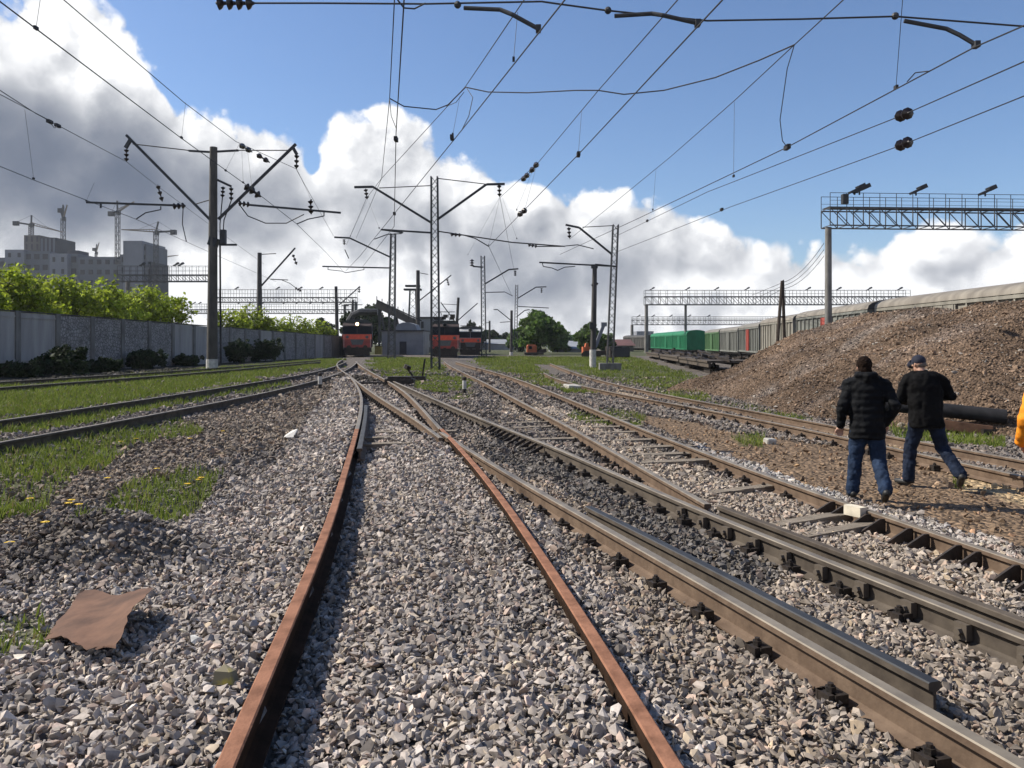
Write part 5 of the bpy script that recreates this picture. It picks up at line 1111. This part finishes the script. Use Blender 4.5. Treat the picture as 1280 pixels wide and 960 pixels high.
# ------------------------------------------------------------------ people
def vox(b, name, voxel, it, m, parent, disp=0, dscale=.12, fac=.5):
    me = b.mesh(name, m); o = obj(name+'_tmp', me)
    r = o.modifiers.new('r', 'REMESH'); r.mode = 'VOXEL'; r.voxel_size = voxel; r.use_smooth_shade = True
    s_ = o.modifiers.new('s', 'SMOOTH'); s_.iterations = it; s_.factor = fac
    if disp:
        tx = bpy.data.textures.new('folds', 'CLOUDS'); tx.noise_scale = dscale; dm = o.modifiers.new('d', 'DISPLACE'); dm.texture = tx; dm.strength = disp; dm.mid_level = .5
    me2 = bpy.data.meshes.new_from_object(o.evaluated_get(bpy.context.evaluated_depsgraph_get())); bpy.data.objects.remove(o); me2.name = name
    if not me2.materials: me2.materials.append(m)
    me2.polygons.foreach_set('use_smooth', [True]*len(me2.polygons)); return obj(name, me2, parent)
def loft(b, rings, n=16):
    k = len(b.v)
    for (x, y, z, rx, ry) in rings:
        for i in range(n):
            a = 2*math.pi*i/n; b.v.append((x+rx*math.cos(a), y+ry*math.sin(a), z))
    f = []
    for j in range(len(rings)-1):
        for i in range(n): f.append([k+j*n+i, k+j*n+(i+1) % n, k+(j+1)*n+(i+1) % n, k+(j+1)*n+i])
    f.append([k+i for i in range(n)][::-1]); f.append([k+(len(rings)-1)*n+i for i in range(n)])
    b.f += f; b.m += [0]*len(f)
SKIN = mat('skin', (.42, .24, .17), .55, var=.08); HAIR = mat('dark_brown_hair', (.012, .007, .005), .9, var=.4, scale=40, spec=.08)
def limb(b, pts, rs, n=12):
    b.tube(pts, rs, n)
    for p, r in zip(pts, rs): b.ball(p, r*.99, 10, 8)
def hand(b, wrist, dirv, side):
    dirv = Vector(dirv).normalized(); u = dirv.cross(V(0, 1, 0)); u = u.normalized() if u.length > .1 else V(1, 0, 0); pal = Vector(wrist)+dirv*.05; w = dirv.cross(u)
    for k in range(4): b.ball(pal+u*(k-1.5)*.02, .02, 8, 6)
    b.tube([Vector(wrist), pal], [.027, .036], 8)
    for k, L in enumerate((.060, .072, .068, .052)):
        r0 = pal+u*(k-1.5)*.021+dirv*.025; b.tube([r0, r0+dirv*L*.55+w*.006, r0+dirv*L*.9+w*.022], [.0105, .0095, .008], 6)
    b.tube([pal-u*.03, pal-u*.055+dirv*.025+w*.01, pal-u*.055+dirv*.055+w*.02], [.012, .011, .009], 6)
def person(label, loc, rz, J, look, cat='person', group=None):
    t = thing('person', label, cat, loc, rz, group); v = lambda k: Vector(J[k])
    # one continuous body
    b = MB(); px, py, pz = J['pelvis']; nk = v('neck'); hd = v('head')
    loft(b, [(px, py, pz-.10, .13, .10), (px, py, pz+.02, .15, .105), ((px+nk.x)/2, (py+nk.y)/2, (pz+nk.z)/2-.05, .125, .09), ((px*.3+nk.x*.7), (py*.3+nk.y*.7), pz*.3+nk.z*.7, .16, .105), (nk.x, nk.y, nk.z-.10, .17, .085), (nk.x, nk.y, nk.z-.02, .07, .06)])
    b.tube([nk-V(0, .01, .05), nk.lerp(hd, .6)], [.058, .054], 12)
    tz = Matrix.Rotation(J.get('turn', 0), 3, 'Z') @ Matrix.Rotation(J.get('nod', 0), 3, 'X')
    H = lambda x, y, z: hd+tz @ V(x, y, z)
    b.ball(H(0, -.012, .022), .098, 16, 12, (.80, 1.0, 1.02)); b.ball(H(0, .03, -.05), .068, 14, 10, (.86, .9, 1.05)); b.ball(H(0, .062, -.095), .03, 8, 6)
    b.tube([H(0, .085, .02), H(0, .112, -.025), H(0, .092, -.035)], [.010, .016, .012], 6); b.ball(H(0, .085, -.065), .017, 8, 5, (1.6, .7, .5))
    for s in (-1, 1):
        b.ball(H(s*.080, -.012, -.008), .022, 8, 8, (.45, .8, 1.35)); b.ball(H(s*.034, .078, .004), .013, 8, 6)
        b.ball(H(s*.033, .080, .026), .014, 8, 6, (1.6, .6, .5))
    for s in 'LR':
        limb(b, [v('sho'+s), v('elb'+s), v('wri'+s)], [.050, .040, .027]); hand(b, v('wri'+s), v('wri'+s)-v('elb'+s) if 'hd'+s not in J else V(*J['hd'+s]), s)
        limb(b, [v('hip'+s), v('kne'+s), v('ank'+s)], [.080, .052, .038]); b.tube([v('ank'+s), v('toe'+s)], [.028, .016], 8)
    vox(b, 'body', .0065, 3, SKIN, t, fac=.4)
    # trousers
    b = MB(); loft(b, [(px, py, pz-.14, .155, .12), (px, py, pz-.02, .175, .13), (px, py, pz+.10, .17, .125)])
    for s in 'LR':
        h, k, a = v('hip'+s), v('kne'+s), v('ank'+s); limb(b, [h, h.lerp(k, .5), k, k.lerp(a, .5), a+V(0, 0, .0)], [.112, .100, .086, .080, .080], 14)
    vox(b, 'trousers', .011, 4, look['trousers'], t, .035, .07)
    for s in 'LR':
        a, to = v('ank'+s), v('toe'+s); b = MB(); f = (to-a); hl = a-V(f.x, f.y, 0).normalized()*.045; up = V(0, 0, 1)
        fd = f.normalized(); sole = fd.cross(V(1, 0, 0)); 
        lo = V(0, 0, -.06) if abs(fd.z) < .5 else (sole.normalized()*.05 if sole.z < 0 else -sole.normalized()*.05)
        b.tube([hl+lo*.7, a+fd*.04+lo*.8, a.lerp(to, .7)+lo*.35, to], [.043, .046, .045, .033], 12)
        for q, r in ((hl+lo*.7, .043), (to, .034), (a.lerp(to, .7)+lo*.35, .045)): b.ball(q, r, 10, 8)
        b.tube([a+V(0, 0, .03), a+lo*.4], [.048, .047], 10)
        vox(b, 'shoe', .009, 3, look['shoes'], t)
    # jacket
    b = MB(); hm = J['hem']; cx = lambda z: px+(nk.x-px)*min(1, max(0, (z-pz)/(nk.z-pz))); cyy = lambda z: py+(nk.y-py)*min(1, max(0, (z-pz)/(nk.z-pz))); R_ = []
    for f, rx, ry in ((0, .205, .155), (.06, .21, .16), (.3, .205, .15), (.55, .215, .155), (.75, .225, .155), (.87, .215, .14), (.94, .15, .115), (1.0, .085, .085)):
        z = hm+(nk.z+.03-hm)*f; R_.append((cx(z), cyy(z), z, rx*look.get('wide', 1), ry*look.get('deep', 1)))
    loft(b, R_, 20)
    for s in 'LR':
        limb(b, [v('sho'+s), v('sho'+s).lerp(v('elb'+s), .5), v('elb'+s), v('elb'+s).lerp(v('wri'+s), .5), v('wri'+s)-(v('wri'+s)-v('elb'+s)).normalized()*.0], [.085, .076, .066, .060, .05], 14)
    for s in 'LR': b.tube([nk+V(0, -.01, -.045), nk.lerp(v('sho'+s), .55)+V(0, 0, -.012), v('sho'+s)+V(0, 0, -.005)], [.085, .092, .084], 12)
    if look.get('hood'):
        b.tube([nk+V(-.095, .03, .05), nk+V(-.085, -.06, .035), nk+V(0, -.105, .015), nk+V(.085, -.06, .035), nk+V(.095, .03, .05)], [.042, .058, .070, .058, .042], 10)
    else:
        loft(b, [(nk.x, nk.y, nk.z-.02, .082, .08), (nk.x, nk.y+.012, nk.z+.045, .070, .072)])
    jk = vox(b, 'jacket', .0125, 4, look['jacket'], t, .045, .11)
    if look.get('hat'):
        b = MB(); b.ball(H(0, -.014, .045), .106, 18, 12, (.84, 1.03, .80)); b.tube([H(0, .09, .048), H(0, .165, .028)], [.062, .045], 10); c = vox(b, 'cap', .008, 3, look['hat'], t)
        b = MB(); b.ball(H(0, -.030, -.012), .092, 14, 10, (.84, .80, .62)); vox(b, 'hair', .008, 2, look['hair'], t)
        b = MB(); b.tube([H(-.078, -.005, .012), H(-.070, .085, .012), H(0, .103, .010), H(.070, .085, .012), H(.078, -.005, .012)], .004, 6); b.build('glasses', M['steel_dark'], t, local=True)
    elif look.get('hair'):
        b = MB(); b.ball(H(0, -.022, .034), .108, 16, 12, (.84, 1.0, .98)); b.ball(H(0, -.048, -.055), .078, 12, 10, (1.0, .75, 1.0)); b.ball(H(0, .05, .075), .055, 12, 8, (1.15, .9, .6))
        vox(b, 'hair', .008, 2, look['hair'], t, .02, .02)
    return t
JEANS = mat('blue_jeans', (.007, .015, .034), .85, scale=7, col2=(.020, .038, .08), spec=.2, bump=.004, bscale=40); JEANS_D = mat('dark_blue_jeans', (.006, .010, .022), .85, scale=7, col2=(.014, .024, .05), spec=.2, bump=.004, bscale=40)
def puffer():
    m = mat('black_quilted_jacket', (.006, .0066, .008), .8, var=.3, scale=5, spec=.12); nt = m.node_tree; N = nt.nodes; L = nt.links
    tc = N.new('ShaderNodeTexCoord'); wv = N.new('ShaderNodeTexWave'); wv.bands_direction = 'Z'; wv.inputs['Scale'].default_value = 3.6; wv.inputs['Distortion'].default_value = 1.2; L.new(tc.outputs['Object'], wv.inputs['Vector'])
    bp = N.new('ShaderNodeBump'); bp.inputs['Distance'].default_value = .007; L.new(wv.outputs['Fac'], bp.inputs['Height']); L.new(bp.outputs[0], N['Principled BSDF'].inputs['Normal']); return m
SHOE = mat('black_shoes', (.012, .012, .012), .6, var=.3)
pa = gp(1084, 624); pa.z = float(gz0(pa.x, pa.y))-.0
person('man with dark hair walking away in a black quilted jacket and blue jeans', pa, R(-14), dict(
    pelvis=(0, 0, .90), neck=(-.01, .05, 1.475), head=(-.02, .10, 1.605), nod=-.35, turn=.1,
    shoL=(-.195, .04, 1.40), elbL=(-.285, -.02, 1.13), wriL=(-.30, .07, .89), hdL=(0, .25, -1), shoR=(.195, .04, 1.40), elbR=(.305, -.09, 1.15), wriR=(.225, .03, .93), hdR=(-.3, .2, -1),
    hipL=(-.09, .0, .86), kneL=(-.125, .06, .49), ankL=(-.16, .05, .10), toeL=(-.18, .22, .035), hipR=(.09, 0, .86), kneR=(.125, -.02, .48), ankR=(.15, -.31, .17), toeR=(.155, -.20, .03), hem=.74),
    dict(jacket=puffer(), trousers=JEANS, shoes=SHOE, hair=HAIR, hood=True))
pb_ = gp(1158, 608); pb_.z = float(gz0(pb_.x, pb_.y))
person('man in a navy cap, black jacket and dark jeans striding beside the other man', pb_, R(-8), dict(
    pelvis=(0, 0, .93), neck=(-.03, .06, 1.53), head=(-.055, .13, 1.655), nod=-.35, turn=.45,
    shoL=(-.215, .06, 1.45), elbL=(-.325, .07, 1.18), wriL=(-.16, .30, 1.13), hdL=(.5, .6, .1), shoR=(.205, .05, 1.45), elbR=(.345, .04, 1.22), wriR=(.12, .30, 1.18), hdR=(-.5, .6, .1),
    hipL=(-.10, .02, .89), kneL=(-.165, .12, .51), ankL=(-.20, .10, .10), toeL=(-.31, .24, .035), hipR=(.10, 0, .89), kneR=(.195, -.03, .53), ankR=(.31, -.33, .22), toeR=(.335, -.22, .06), hem=.80),
    dict(jacket=mat('black_jacket', (.005, .005, .0056), .85, var=.3, scale=5, spec=.10), trousers=JEANS_D, shoes=SHOE, hair=mat('grey_hair', (.14, .11, .09), .7, var=.3, scale=40), hat=mat('navy_cap', (.008, .010, .025), .8, var=.2), wide=1.08, deep=1.1))
pc_ = V(4.665, 7.0, float(gz0(4.6, 7))+.06) 
ORJ = mat('orange_work_jacket', (.70, .20, .012), .8, scale=6, col2=(.85, .29, .02), spec=.2)
tt = person('person in a bright orange work jacket, only the sleeve in view at the right edge', pc_, R(20), dict(
    pelvis=(0, 0, .92), neck=(0, .03, 1.50), head=(0, .07, 1.63), nod=-.1, shoL=(-.20, .02, 1.42), elbL=(-.375, -.02, 1.22), wriL=(-.23, .14, 1.00), hdL=(.6, .2, -.3), shoR=(.20, .02, 1.42), elbR=(.29, -.03, 1.14), wriR=(.28, .10, .92), hdR=(0, .3, -1),
    hipL=(-.09, 0, .88), kneL=(-.10, .03, .49), ankL=(-.11, 0, .10), toeL=(-.13, .18, .035), hipR=(.09, 0, .88), kneR=(.10, .02, .49), ankR=(.11, 0, .10), toeR=(.13, .18, .035), hem=.80),
    dict(jacket=ORJ, trousers=mat('orange_trousers', (.5, .15, .015), .8), shoes=SHOE, hair=HAIR))

# ------------------------------------------------------------------ the air
b = MB(); b.box((0, 470, 42), (3600, 1180, 92)); hz = b.mesh('haze', [])
hm = bpy.data.materials.new('thin_haze'); hm.use_nodes = True; nt = hm.node_tree; nt.nodes.clear()
pv = nt.nodes.new('ShaderNodeVolumePrincipled'); pv.inputs['Color'].default_value = (.88, .93, 1.0, 1); pv.inputs['Density'].default_value = .00016; pv.inputs['Anisotropy'].default_value = .2
nt.links.new(pv.outputs[0], nt.nodes.new('ShaderNodeOutputMaterial').inputs['Volume']); hz.materials.append(hm)
tag(obj('haze', hz), kind='stuff')
